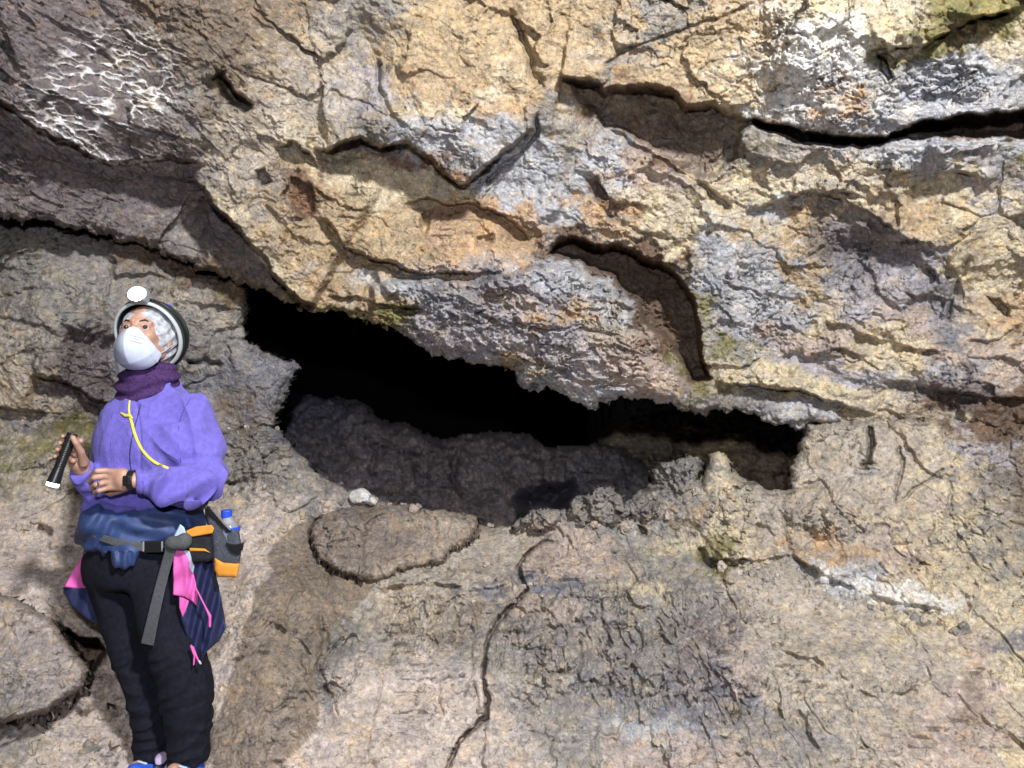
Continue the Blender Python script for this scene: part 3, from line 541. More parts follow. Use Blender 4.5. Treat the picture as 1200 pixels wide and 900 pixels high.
# ---- upper rock: the overhanging wall / ceiling
def depth_ceiling(U, V):
    us = [-300, 0, 200, 400, 600, 800, 1000, 1200, 1500]; vs = [-250, 0, 120, 240, 360, 500]
    Z = [[2.2, 2.5, 2.8, 3.1, 3.2, 3.1, 3.0, 2.9, 2.7],
         [2.5, 2.8, 3.1, 3.4, 3.5, 3.45, 3.3, 3.2, 3.0],
         [2.7, 3.0, 3.3, 3.6, 3.7, 3.65, 3.5, 3.4, 3.1],
         [3.0, 3.3, 3.6, 3.75, 3.85, 3.85, 3.75, 3.6, 3.3],
         [3.1, 3.4, 3.6, 3.8, 3.95, 4.05, 3.95, 3.8, 3.5],
         [3.2, 3.5, 3.7, 3.9, 4.0, 4.15, 4.05, 3.9, 3.6]]
    D = interp_grid(U, V, us, vs, Z)
    D0 = D.copy()
    D = apply_features(U, V, D, FEAT_C, 11)
    ro = roughmap(U, V, [(540, 60, 90, 60, .55), (650, 40, 80, 50, .6), (770, 90, 60, 30, .5), (770, 200, 60, 35, .45), (860, 80, 50, 40, .6), (1090, 260, 60, 40, .6), (620, 385, 180, 70, 1.7), (930, 80, 60, 60, 1.4), (1090, 95, 80, 26, 1.5),
                         (110, 100, 90, 70, .25), (880, 350, 60, 60, 1.3), (560, 265, 50, 22, .5), (300, 50, 80, 50, .7), (390, 270, 100, 70, 1.2)], 1.0)
    D = D + rock_detail(U, V, D0, 100, ro, strata=0.35, ang=-16)
    return D - 0.012 * threads(U, V)
us = axis(-300, 1500, -15, 1215); vs = axis(-240, 530, -15, 530)
ceil = build_sheet('cave_ceiling', us, vs, CEIL, depth_ceiling, (16, 0.16), [(0.15, .03), (0.5, .10), (1.1, .3), (2.0, .5)], M_ROCK, 21, rag=10)
tag(ceil, kind='structure')

# ---- wall behind the person
def depth_wall(U, V):
    D = interp_grid(U, V, [-300, 0, 150, 300, 420], [180, 300, 400, 500, 640], [[3.7, 3.9, 4.2, 4.4, 4.5], [3.5, 3.7, 3.95, 4.25, 4.4], [3.4, 3.6, 3.85, 4.1, 4.3], [3.4, 3.65, 3.9, 4.1, 4.3], [3.5, 3.7, 3.9, 4.1, 4.3]])
    D0 = D.copy(); D = apply_features(U, V, D, FEAT_W, 12)
    return D + rock_detail(U, V, D0, 300, roughmap(U, V, [(100, 430, 50, 60, 1.3)], 0.95), ang=10)
us = axis(-300, 370, -15, 370); vs = axis(190, 640, 230, 560)
wall = build_sheet('cave_wall', us, vs, WALL, depth_wall, (12, 0.12), [(0.15, 0), (0.5, 0), (1.3, 0.0)], M_ROCK, 22, rag=8)
tag(wall, kind='structure')

FLOOR_GRID = ([-300, 0, 150, 300, 450, 600, 800, 1000, 1200, 1500], [480, 560, 620, 700, 800, 900, 1000, 1150],
    [[3.3, 3.6, 3.75, 4.0, 4.25, 4.4, 4.3, 4.0, 3.85, 3.6],
         [3.1, 3.4, 3.60, 3.85, 4.15, 4.3, 4.2, 3.95, 3.8, 3.5],
         [2.9, 3.2, 3.45, 3.6, 3.95, 4.1, 4.0, 3.8, 3.65, 3.4],
         [2.7, 2.95, 3.15, 3.3, 3.55, 3.65, 3.6, 3.5, 3.4, 3.2],
         [2.5, 2.8, 3.0, 3.05, 3.1, 3.2, 3.2, 3.1, 3.1, 2.9],
         [2.35, 2.6, 2.78, 2.78, 2.78, 2.85, 2.85, 2.8, 2.75, 2.6],
         [2.05, 2.2, 2.35, 2.35, 2.35, 2.4, 2.4, 2.4, 2.4, 2.2],
         [1.7, 1.72, 1.74, 1.75, 1.8, 1.85, 1.85, 1.85, 1.85, 1.7]])
# ---- floor and the rock bank under the opening
def depth_floor(U, V):
    D = interp_grid(U, V, *FLOOR_GRID)
    D0 = D.copy(); D = apply_features(U, V, D, FEAT_F, 13)
    ro = roughmap(U, V, [(300, 800, 90, 130, .22), (330, 650, 70, 60, .25), (470, 840, 90, 60, .35), (430, 890, 110, 40, .35), (520, 660, 90, 26, .3), (320, 610, 50, 30, .5), (490, 725, 70, 36, 1.5), (660, 650, 50, 20, .6), (700, 750, 130, 80, 1.5), (850, 800, 60, 70, 1.4),
                         (800, 880, 80, 24, .5), (1050, 560, 90, 50, .45), (960, 760, 100, 60, .6), (60, 650, 90, 40, .5), (100, 860, 80, 50, .5), (395, 780, 30, 60, 1.5), (700, 600, 60, 20, 1.5), (860, 600, 60, 34, 1.35), (970, 610, 70, 26, 1.3), (1080, 650, 60, 40, 1.3), (1100, 830, 100, 70, .7), (300, 545, 60, 34, 1.5), (80, 540, 70, 30, 1.3)], .95)
    ro = np.maximum(ro, .4); lump = 0.55
    return D + rock_detail(U, V, D0, 500, ro, ang=20, lumps=lump, crev=.12)
us = axis(-300, 1500, -15, 1215); vs = axis(470, 1140, 470, 915)
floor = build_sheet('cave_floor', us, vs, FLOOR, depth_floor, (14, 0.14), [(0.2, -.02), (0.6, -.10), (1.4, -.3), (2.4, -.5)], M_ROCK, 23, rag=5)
tag(floor, kind='structure')

# ---- inside the opening: a rubble slope in the next chamber and its far walls
M_IN = rock_material('inner_rock', bump=1.0)
SLOPE = [(200, 520), (300, 462), (345, 458), (400, 466), (430, 470), (450, 492), (480, 494), (520, 514), (545, 508), (590, 502), (622, 508), (640, 522), (700, 518), (735, 528), (760, 548), (800, 560), (1100, 600), (1100, 800), (200, 800)]
def depth_slope(U, V):
    D = interp_grid(U, V, [150, 400, 600, 800, 1050], [430, 520, 600, 700], [[6.8, 6.9, 7.0, 7.0, 7.0], [6.0, 6.2, 6.4, 6.5, 6.4], [5.5, 5.6, 5.7, 5.9, 5.9], [5.0, 5.0, 5.2, 5.3, 5.3]])
    D0 = D.copy()
    D = apply_features(U, V, D, [A(t='pocket', p=[(596, 580), (610, 566), (650, 562), (676, 556), (682, 575), (670, 600), (640, 625), (600, 620)], d=1.2, w=26), A(t='groove', p=[(440, 520), (436, 560)], w=5, d=.3), A(t='groove', p=[(540, 520), (530, 560), (548, 590)], w=5, d=.3), A(t='bulge', c=(590, 540), r=(80, 40), an=0, d=-.3), A(t='bulge', c=(420, 540), r=(90, 60), an=0, d=-.3)], 14)
    return D + 2.0 * rock_detail(U, V, D0 , 700, 1.8, lumps=1.2)
us = np.arange(150, 1060, 2.0); vs = np.arange(430, 700, 2.0)
slope = build_sheet('inner_slope', us, vs, SLOPE, depth_slope, (16, 0.5), [(0.5, -.1), (1.5, -.8)], M_IN, 24, rag=6, tint=(1.35, 1.35, 1.55)); tag(slope, kind='structure')
BACK = [(690, 515), (740, 470), (800, 462), (1100, 462), (1100, 700), (690, 700)]
def depth_back(U, V):
    D = interp_grid(U, V, [650, 800, 1100], [440, 700], [[7.4, 7.2, 6.8], [7.0, 6.9, 6.6]]); D0 = D.copy()
    return D + 1.5 * rock_detail(U, V, D0, 800, 1.6, strata=1.2, lumps=2)
us = np.arange(650, 1100, 2.0); vs = np.arange(440, 700, 2.0)
back = build_sheet('inner_wall', us, vs, BACK, depth_back, (16, 0.6), [(0.6, .3), (1.5, .8)], M_IN, 25, rag=9, tint=(1.2, 1.15, 1.0)); tag(back, kind='structure')
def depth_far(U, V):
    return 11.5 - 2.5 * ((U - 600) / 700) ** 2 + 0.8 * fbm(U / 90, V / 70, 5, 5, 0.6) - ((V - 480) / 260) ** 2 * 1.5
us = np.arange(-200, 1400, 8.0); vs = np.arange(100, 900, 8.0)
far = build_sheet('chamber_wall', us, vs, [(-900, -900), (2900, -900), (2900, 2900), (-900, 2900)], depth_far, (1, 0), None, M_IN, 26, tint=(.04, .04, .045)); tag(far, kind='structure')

# ---- loose boulders: convex angular stones with ragged faces
def ico(sub):
    bm_ = bpy.data.meshes.new('t'); import bmesh
    b = bmesh.new(); bmesh.ops.create_icosphere(b, subdivisions=sub, radius=1.0); b.to_mesh(bm_); b.free()
    v = np.empty(len(bm_.vertices) * 3, np.float32); bm_.vertices.foreach_get('co', v)
    f = np.empty(len(bm_.polygons) * 3, np.int32); bm_.polygons.foreach_get('vertices', f); bpy.data.meshes.remove(bm_)
    return v.reshape(-1, 3).astype(np.float64), f.reshape(-1, 3)
def noise3(P, s, seed):
    return (noise2(P[:, 0] * s, P[:, 1] * s, seed) + noise2(P[:, 1] * s + 5, P[:, 2] * s, seed + 1) + noise2(P[:, 2] * s, P[:, 0] * s + 9, seed + 2)) / 2
def boulder(name, u, v, D, size, seed, pal, label, planes=14, rotz=0.0, sub=6, rough=1.0, extra=None, tilt=0.0, group=None, cat='rock'):
    V_, Fc = ico(sub); R = rs(seed)
    N_ = R.normal(size=(planes, 3)); N_ /= np.linalg.norm(N_, axis=1)[:, None]; H = R.uniform(0.62, 0.95, planes)
    if extra is not None:
        for n, h in extra:
            n = np.array(n, float); n /= np.linalg.norm(n); N_ = np.vstack([N_, n]); H = np.append(H, h)
    dots = V_ @ N_.T
    r = np.where(dots > 0.05, H[None] / np.maximum(dots, 0.05), 9)
    r = -np.log(np.exp(-16 * np.minimum(r, 3)).sum(1) + math.exp(-16 * 1.1)) / 16
    P = V_ * r[:, None]
    S = np.array(size, float)
    W = P * S
    k = 0.030 * noise3(W, 7, seed) + 0.016 * noise3(W, 18, seed + 5) * rough + 0.008 * noise3(W, 45, seed + 9) * rough + 0.004 * noise3(W, 110, seed + 13) * rough
    W = W + V_ * (k * min(1, S.min() / 0.12))[:, None]
    cz = math.cos(rotz); sz = math.sin(rotz)
    W = np.stack([W[:, 0] * cz - W[:, 1] * sz, W[:, 0] * sz + W[:, 1] * cz, W[:, 2]], 1)
    ct = math.cos(tilt); st = math.sin(tilt)
    W = np.stack([W[:, 0] * ct + W[:, 2] * st, W[:, 1], -W[:, 0] * st + W[:, 2] * ct], 1)
    base = np.array(PAL[pal[0]]); alt = np.array(PAL[pal[-1]])
    m = smooth(0.5 + 1.6 * noise3(W, 9, seed + 20))[:, None]
    C = (base * (1 - m) + alt * m) * (1 + 0.2 * noise3(W, 30, seed + 25))[:, None]
    o = add_mesh(name, W, Fc, M_ROCK, colors=C.astype(np.float32)); o.location = tuple(pt(u, v, D))
    tag(o, label, cat, group)
    return o
def rock_patch(name, outline, lift, seed, label, cat='rock', er=(10, .12), ro=1.2, lumps=.6, tint=None, bulge=0.05, knob=0.0, back=((.08, -.01), (.2, -.05), (.4, -.12)), planar=None, rag=3.0):
    """a stone lying on the bank: its own traced outline, relief, rounded rim and real thickness behind"""
    P = np.asarray(outline, float)
    us = np.arange(P[:, 0].min() - 8, P[:, 0].max() + 8, STEP * .9); vs = np.arange(P[:, 1].min() - 8, P[:, 1].max() + 8, STEP * .9)
    cu, cv = P.mean(0); R = max(np.ptp(P[:, 0]), np.ptp(P[:, 1])) / 2
    def dep(U, V):
        us_, vs_, Z_ = FLOOR_GRID
        D = interp_grid(U, V, us_, vs_, Z_); D0 = D.copy()
        if planar is not None:       # tilted plane through the centre instead of following the floor
            c0 = float(interp_grid(np.array([[cu]]), np.array([[cv]]), us_, vs_, Z_)[0, 0]); D = c0 + planar[0] * (U - cu) + planar[1] * (V - cv)
        q = ((U - cu) / np.ptp(P[:, 0]) * 2) ** 2 + ((V - cv) / np.ptp(P[:, 1]) * 2) ** 2
        D = D - lift - bulge * np.exp(-q)
        h = rock_detail(U, V, D0, seed, ro, ang=15, lumps=lumps)
        if knob:
            X = (U - 600) / F * D0; Z = (450 - V) / F * D0
            f, e = facets(X * 16 + 0.4 * fbm(X * 8, Z * 8, seed), Z * 16, seed + 3, tilt=.2); h = h - knob * np.sqrt(smooth(e / .8)) + knob * .5 * f
            f, e = facets(X * 34 + 0.4 * fbm(X * 18, Z * 18, seed), Z * 34, seed + 4, tilt=.2); h = h - knob * .5 * np.sqrt(smooth(e / .8))
        return D + h
    o = build_sheet(name, us, vs, outline, dep, er, list(back), M_ROCK, seed, tint=tint, rag=rag)
    tag(o, label, cat); return o
rock_patch('boulder', [(-60, 690), (-20, 694), (10, 698), (40, 712), (62, 726), (72, 742), (88, 762), (104, 786), (96, 806), (70, 826), (52, 838), (30, 842), (-10, 850), (-60, 852)], .16, 41,
           'big angular grey boulder at the lower left edge beside the dark hollow', 'boulder', er=(9, .14), ro=.6, lumps=.45, tint=(.74, .74, .76), planar=(.0006, -.0016))
rock_patch('rock_slab', [(374, 606), (392, 596), (430, 592), (470, 592), (510, 598), (540, 600), (559, 606), (560, 620), (552, 632), (530, 642), (520, 656), (490, 664), (468, 670), (450, 680), (424, 680), (396, 670), (374, 654), (366, 636), (368, 618)], .12, 42,
           'flat grey-brown rock slab lying on the bank beside the opening', 'slab', er=(14, .11), ro=.95, lumps=.8, tint=(.80, .76, .74), rag=6, bulge=.09, back=((.05, -.02), (.12, -.08)))
rock_patch('rock', [(766, 566), (764, 552), (774, 542), (790, 540), (806, 534), (822, 538), (824, 550), (816, 562), (812, 580), (800, 590), (780, 590), (768, 580)], .08, 43,
           'rounded grey rock on the bank rim just left of the pale pinnacle', er=(10, .12), knob=.006, ro=1.8, lumps=1.0, tint=(.95, .97, 1.02))
rock_patch('rock_pinnacle', [(822, 600), (820, 570), (828, 548), (832, 532), (842, 529), (852, 534), (857, 546), (862, 560), (880, 570), (900, 576), (915, 588), (908, 606), (880, 612), (850, 616), (830, 612)], .12, 44,
           'pale pointed rock pinnacle rising from the bank rim under the right end of the opening', 'pinnacle', er=(10, .13), ro=1.0, bulge=.06)
rock_patch('rock', [(662, 602), (668, 588), (676, 580), (690, 582), (700, 572), (716, 570), (728, 580), (730, 596), (738, 600), (728, 612), (700, 618), (672, 616)], .08, 45,
           'knobbly grey rock on the rim above the long crack', er=(9, .10), knob=.012, ro=2.2, lumps=1.0)
rock_patch('rock', [(735, 600), (738, 590), (752, 582), (766, 580), (776, 590), (774, 604), (760, 612), (742, 610)], .09, 46,
           'small grey rock wedged between the knobbly rock and the rounded rock', er=(8, .08), knob=.006, ro=2.0, lumps=1.0)
rock_patch('rock', [(600, 618), (606, 608), (618, 604), (624, 596), (640, 594), (656, 598), (660, 608), (650, 616), (630, 622), (610, 624)], .06, 47,
           'small pale rock at the left end of the knobbly rim rocks', er=(7, .07), knob=.006, ro=2.0, lumps=1.0)
boulder('loose_stone', 424, 583, 3.95, (.06, .05, .042), 19, ('blue', 'white'), 'small whitish stone above the left end of the slab', planes=8, sub=5, cat='stone')
boulder('loose_stone', 436, 586, 3.93, (.035, .03, .03), 20, ('grey', 'white'), 'tiny grey stone right of the whitish stone on the slab rim', planes=8, sub=5, cat='stone')
boulder('loose_stone', 484, 596, 3.95, (.028, .03, .026), 22, ('pink', 'pink'), 'tiny pinkish stone on the middle of the slab rim', planes=8, sub=4, cat='stone')

# ---- grit and pebbles lying on the bank
def gravel():
    R = rs(77); V0, F0 = ico(2); vs_, fs_, cs_ = [], [], []; n = 0
    zones = [(560, 612, 50, 5, 26), (470, 590, 70, 4, 14), (420, 588, 20, 5, 10), (700, 610, 60, 8, 22), (300, 505, 40, 6, 12), (600, 700, 30, 30, 16), (540, 850, 30, 30, 10), (880, 670, 40, 8, 16), (100, 870, 60, 20, 22), (330, 600, 30, 20, 10), (900, 590, 40, 10, 16), (1000, 720, 80, 12, 18), (760, 840, 80, 20, 20), (60, 630, 40, 12, 12)]
    for cu, cv, su, sv, k in zones:
        u = R.normal(cu, su, k); v = R.normal(cv, sv, k)
        D = interp_grid(u[None], v[None], *FLOOR_GRID)[0]
        for i in range(k):
            # rest on the real surface: nearest floor vertex
            j = np.argmin((FU - u[i]) ** 2 + (FV - v[i]) ** 2)
            if abs(FU[j] - u[i]) > 4 or abs(FV[j] - v[i]) > 4: continue
            r = R.uniform(.006, .017) if R.rand() < .85 else R.uniform(.017, .028)
            S = r * R.uniform(.7, 1.25, 3); Q = V0 * (1 + .22 * R.normal(size=(len(V0), 1))) * S
            vs_.append(Q + FP[j] + [0, -.002, r * .35]); fs_.append(F0 + n); n += len(V0)
            c = np.array(PAL[['grey', 'floor', 'tan', 'tan', 'pink'][R.randint(5)]]) * R.uniform(.75, 1.15); cs_.append(np.tile(c, (len(V0), 1)))
    o = add_mesh('gravel', np.concatenate(vs_), np.concatenate(fs_), M_ROCK, colors=np.concatenate(cs_).astype(np.float32), smooth_shade=False)
    tag(o, 'scattered grit and pebbles on the bank and cave floor', 'gravel', kind='stuff')
_n = len(floor.data.vertices); _c = np.empty(_n * 3, np.float32); floor.data.vertices.foreach_get('co', _c); FP = _c.reshape(-1, 3).astype(np.float64)
FU = 600 + FP[:, 0] / FP[:, 1] * F; FV = 450 - (FP[:, 2] - CAMZ) / FP[:, 1] * F
_m = (FU > 0) & (FU < 1200) & (FV < 905) & (FP[:, 1] < 5); FP = FP[_m]; FU = FU[_m]; FV = FV[_m]
gravel()
# ================================================================== THE CAVER (sculpted as signed distance fields, skinned by surface nets)
PD = 2.68
def P3(u, v, dy=0.0): return pt(u, v, PD + dy)
PX = PD / F
def vlen(a): return np.sqrt((a * a).sum(-1))
def cone(p, a, b, ra, rb):
    a = np.asarray(a); b = np.asarray(b); ab = b - a
    t = np.clip(((p - a) @ ab) / (ab @ ab), 0, 1)
    return vlen(p - a - t[..., None] * ab) - (ra + (rb - ra) * t)
def ell(p, c, r, R=None):
    q = p - np.asarray(c)
    if R is not None: q = q @ R            # rows of R^T: world -> local
    r = np.asarray(r, float); k0 = vlen(q / r); k1 = vlen(q / (r * r))
    return np.where(k0 < 1e-6, -r.min(), k0 * (k0 - 1.0) / np.maximum(k1, 1e-6))
def boxd(p, c, h, rd=0.0, R=None):
    q = p - np.asarray(c)
    if R is not None: q = q @ R
    q = np.abs(q) - (np.asarray(h) - rd)
    return vlen(np.maximum(q, 0)) + np.minimum(q.max(-1), 0) - rd
def smin(a, b, k):
    h = np.clip(0.5 + 0.5 * (b - a) / k, 0, 1)
    return b * (1 - h) + a * h - k * h * (1 - h)
def smax(a, b, k): return -smin(-a, -b, k)
def chain(p, pts, rr, k=0.0):
    d = None
    for i in range(len(pts) - 1):
        e = cone(p, pts[i], pts[i + 1], rr[i], rr[i + 1]); d = e if d is None else (np.minimum(d, e) if not k else smin(d, e, k))
    return d
def loft(p, st, cap=0.02):
    """stations: (u, v, dy, half width px, half depth m) listed from the top down; ellipse sections"""
    st = sorted(st, key=lambda s: -s[1]) if st[0][1] < st[-1][1] else st
    C = np.array([P3(s[0], s[1], s[2]) for s in st]); z = C[:, 2]
    zz = p[..., 2]
    # smooth interpolation over z
    fine = np.linspace(z[0], z[-1], 200)
    def sm(vals):
        y = np.interp(fine, z, vals); k = np.hanning(19); k /= k.sum()
        yp = np.pad(y, 9, mode='edge'); y2 = np.convolve(yp, k, 'valid'); return np.interp(zz, fine, y2)
    cx = sm(C[:, 0]); cy = sm(C[:, 1]); rx = sm([s[3] * PX for s in st]); ry = sm([s[4] for s in st])
    a = (p[..., 0] - cx) / rx; b = (p[..., 1] - cy) / ry
    k0 = np.sqrt(a * a + b * b); d = (k0 - 1) * np.minimum(rx, ry)
    dz = np.maximum(z.min() - zz, zz - z.max())
    return smax(d, dz, cap)
def n3(p, s, seed):
    q = p * s
    return (noise2(q[..., 0], q[..., 1], seed) + noise2(q[..., 1] + 5, q[..., 2], seed + 1) + noise2(q[..., 2], q[..., 0] + 9, seed + 2)) / 2.2

def surface(name, sdf, lo, hi, res, mat, parent=None, smooth_shade=True):
    lo = np.asarray(lo, float); hi = np.asarray(hi, float)
    n = np.ceil((hi - lo) / res).astype(int) + 1
    B = 8; nb = -(-n // B)
    # coarse pass
    gx, gy, gz = [lo[i] + (np.arange(nb[i]) * B + (B - 1) / 2) * res for i in range(3)]
    G = np.stack(np.meshgrid(gx, gy, gz, indexing='ij'), -1)
    dc = sdf(G.reshape(-1, 3)).reshape(nb)
    act = np.argwhere(np.abs(dc) < B * res * 2.0)
    full = np.repeat(np.repeat(np.repeat(dc, B, 0), B, 1), B, 2).astype(np.float32)
    off = np.stack(np.meshgrid(*[np.arange(B)] * 3, indexing='ij'), -1).reshape(-1, 3)
    for s in range(0, len(act), 1500):
        a = act[s:s + 1500]; I = (a[:, None, :] * B + off[None]).reshape(-1, 3)
        full[I[:, 0], I[:, 1], I[:, 2]] = sdf(lo + I * res)
    S = full < 0
    nx, ny, nz = full.shape
    # active cells
    cs = np.zeros((nx - 1, ny - 1, nz - 1), np.uint8)
    for dx in (0, 1):
        for dy in (0, 1):
            for dz in (0, 1): cs += S[dx:nx - 1 + dx, dy:ny - 1 + dy, dz:nz - 1 + dz]
    cells = np.argwhere((cs > 0) & (cs < 8))
    cid = np.full(cs.shape, -1, np.int32); cid[cells[:, 0], cells[:, 1], cells[:, 2]] = np.arange(len(cells))
    acc = np.zeros((len(cells), 3)); cnt = np.zeros(len(cells))
    cor = [(a, b, c) for a in (0, 1) for b in (0, 1) for c in (0, 1)]
    for i, A_ in enumerate(cor):
        for B_ in cor[i + 1:]:
            if sum(abs(x - y) for x, y in zip(A_, B_)) != 1: continue
            ca = cells + A_; cb = cells + B_
            va = full[ca[:, 0], ca[:, 1], ca[:, 2]]; vb = full[cb[:, 0], cb[:, 1], cb[:, 2]]
            m = (va < 0) != (vb < 0)
            t = np.where(m, va / np.where(np.abs(va - vb) < 1e-9, 1, va - vb), 0)
            t = np.clip(t, 0, 1)
            acc += np.where(m[:, None], ca + t[:, None] * (cb - ca), 0); cnt += m
    verts = lo + acc / cnt[:, None] * res
    faces = []
    for ax in range(3):
        o = [0, 0, 0]; o[ax] = 1
        s0 = S[:nx - o[0], :ny - o[1], :nz - o[2]]; s1 = S[o[0]:, o[1]:, o[2]:]
        e = np.argwhere(s0 != s1); fl = s0[e[:, 0], e[:, 1], e[:, 2]]
        b, c = [(1, 2), (2, 0), (0, 1)][ax]
        ok = (e[:, b] > 0) & (e[:, c] > 0) & (e[:, b] < cs.shape[b]) & (e[:, c] < cs.shape[c]) & (e[:, ax] < cs.shape[ax]); e = e[ok]; fl = fl[ok]
        def cc(db, dc_):
            q = e.copy(); q[:, b] -= db; q[:, c] -= dc_; return cid[q[:, 0], q[:, 1], q[:, 2]]
        f = np.stack([cc(1, 1), cc(0, 1), cc(0, 0), cc(1, 0)], 1)
        f[~fl] = f[~fl][:, ::-1]; faces.append(f)
    faces = np.concatenate(faces); faces = faces[(faces >= 0).all(1)]
    o = add_mesh(name, verts, faces, mat, smooth_shade=smooth_shade)
    if parent is not None:
        o.parent = parent; o.matrix_parent_inverse = Matrix.Translation(parent.location).inverted()
    return o
def px_bounds(u0, v0, u1, v1, d0, d1):
    c = np.array([P3(u, v, d) for u in (u0, u1) for v in (v0, v1) for d in (d0, d1)]); return c.min(0), c.max(0)
def uv(p): 
    D = p[..., 1]; return 600 + p[..., 0] / D * F, 450 - (p[..., 2] - CAMZ) / D * F, D - PD
def panel(p, outline, d_of, th, rnd=0.006):
    """cloth piece: outline, depth function, thickness; rounded rim"""
    u, v, d = uv(p); a = -sdf_poly(u, v, outline) * PX
    b = np.abs(d - d_of(u, v)) - th
    return smax(a, b, rnd)
def first_hit(sdf, u, v, d0=-.5, d1=.3):
    ds = np.linspace(d0, d1, 320); p = np.array([P3(u, v, d) for d in ds]); s = sdf(p); i = np.argmax(s < 0)
    return ds[i] if s[i] < 0 else 0.0

# ---- materials of the caver
def skin_mat():
    m, N, L, B = nt('skin'); B.inputs['Roughness'].default_value = .5
    tc = N.new('ShaderNodeTexCoord'); n = N.new('ShaderNodeTexNoise'); n.inputs['Scale'].default_value = 30; n.inputs['Detail'].default_value = 5; L.new(tc.outputs['Object'], n.inputs['Vector'])
    r = N.new('ShaderNodeValToRGB'); L.new(n.outputs['Fac'], r.inputs[0]); r.color_ramp.elements[0].position = .35; r.color_ramp.elements[1].position = .68
    r.color_ramp.elements[0].color = (.34, .19, .14, 1); r.color_ramp.elements[1].color = (.46, .28, .21, 1); L.new(r.outputs[0], B.inputs['Base Color'])
    B.inputs['Subsurface Weight'].default_value = .08; B.inputs['Subsurface Radius'].default_value = (.01, .004, .002)
    return m
M_SKIN = skin_mat()
M_FLEECE = plain('fleece_cloth', (.15, .125, .50), .95, spec=.1, noise_scale=60, noise_amt=.14, bump=.9, bump_scale=260, sheen=.08)
M_PANTS = plain('trouser_cloth', (.009, .010, .018), .9, spec=.15, noise_scale=70, noise_amt=.3, bump=.3, bump_scale=300)
M_GAITER = plain('knit_purple', (.060, .030, .105), .95, spec=.1, noise_scale=120, noise_amt=.35, bump=.8, bump_scale=260)
M_NAVY = plain('navy_nylon', (.026, .05, .15), .6, spec=.45, noise_scale=40, noise_amt=.25, bump=.25, bump_scale=90)
M_NAVY2 = plain('navy_lining', (.018, .024, .08), .65, spec=.35, noise_scale=40, noise_amt=.2, bump=.3, bump_scale=80)
M_PINK = plain('pink_nylon', (.60, .11, .40), .6, spec=.3, noise_scale=40, noise_amt=.12, bump=.2, bump_scale=90)
M_LIGHTBLUE = plain('pale_blue_nylon', (.42, .52, .62), .6, spec=.3)
M_STRAP = plain('grey_webbing', (.075, .08, .09), .75, spec=.3, noise_scale=200, noise_amt=.25, bump=.4, bump_scale=700)
M_BLACK = plain('black_plastic', (.012, .012, .014), .35, spec=.5)
M_BLACKCLOTH = plain('black_cloth', (.016, .017, .022), .85, spec=.2, noise_scale=80, noise_amt=.3)
M_MESH = plain('grey_mesh_cloth', (.055, .062, .082), .8, spec=.3, noise_scale=260, noise_amt=.55)
M_ORANGE = plain('orange_cloth', (.62, .26, .035), .7, spec=.3, noise_scale=50, noise_amt=.12)
M_YELLOW = plain('yellow_webbing', (.62, .60, .07), .6, spec=.3, noise_scale=300, noise_amt=.12)
M_MASK = plain('mask_paper', (.46, .51, .64), .85, spec=.15, noise_scale=60, noise_amt=.05)
M_MARK = plain('mask_print', (.33, .37, .46), .9, spec=.1)
M_CAP = plain('hair_net', (.36, .38, .43), .6, spec=.3, noise_scale=55, noise_amt=.45, bump=.6, bump_scale=110)
M_SHELL = plain('helmet_shell', (.030, .040, .050), .4, spec=.5, noise_scale=30, noise_amt=.3)
M_RIM = plain('helmet_rim', (.42, .45, .47), .5, spec=.4)
M_HAIR = plain('dark_hair', (.025, .016, .012), .6, spec=.3)
M_WHITE = plain('white_eye', (.40, .38, .37), .25, spec=.5)
M_IRIS = plain('brown_iris', (.035, .018, .010), .2, spec=.6)
M_SILVER = plain('silver', (.75, .73, .70), .25, metal=1.0)
M_SHOE = plain('blue_shoe', (.03, .10, .55), .6, spec=.4, noise_scale=50, noise_amt=.3)
M_SOLE = plain('shoe_sole', (.45, .50, .60), .7)
M_SOCK = plain('lilac_sock', (.45, .36, .55), .9)
M_LED = glow('lamp_led', (.93, 1.0, .97), 26)
M_LED2 = glow('torch_led', (.93, .97, 1.0), 14)
M_GREY = plain('grey_plastic', (.22, .24, .27), .5, spec=.4)
M_BLUEP = plain('blue_plastic', (.02, .07, .55), .35, spec=.5)

person = empty('person', P3(185, 903, 0)); 
tag(person, 'person in purple fleece, white face mask, helmet and lit headlamp standing by the cave wall', 'person')

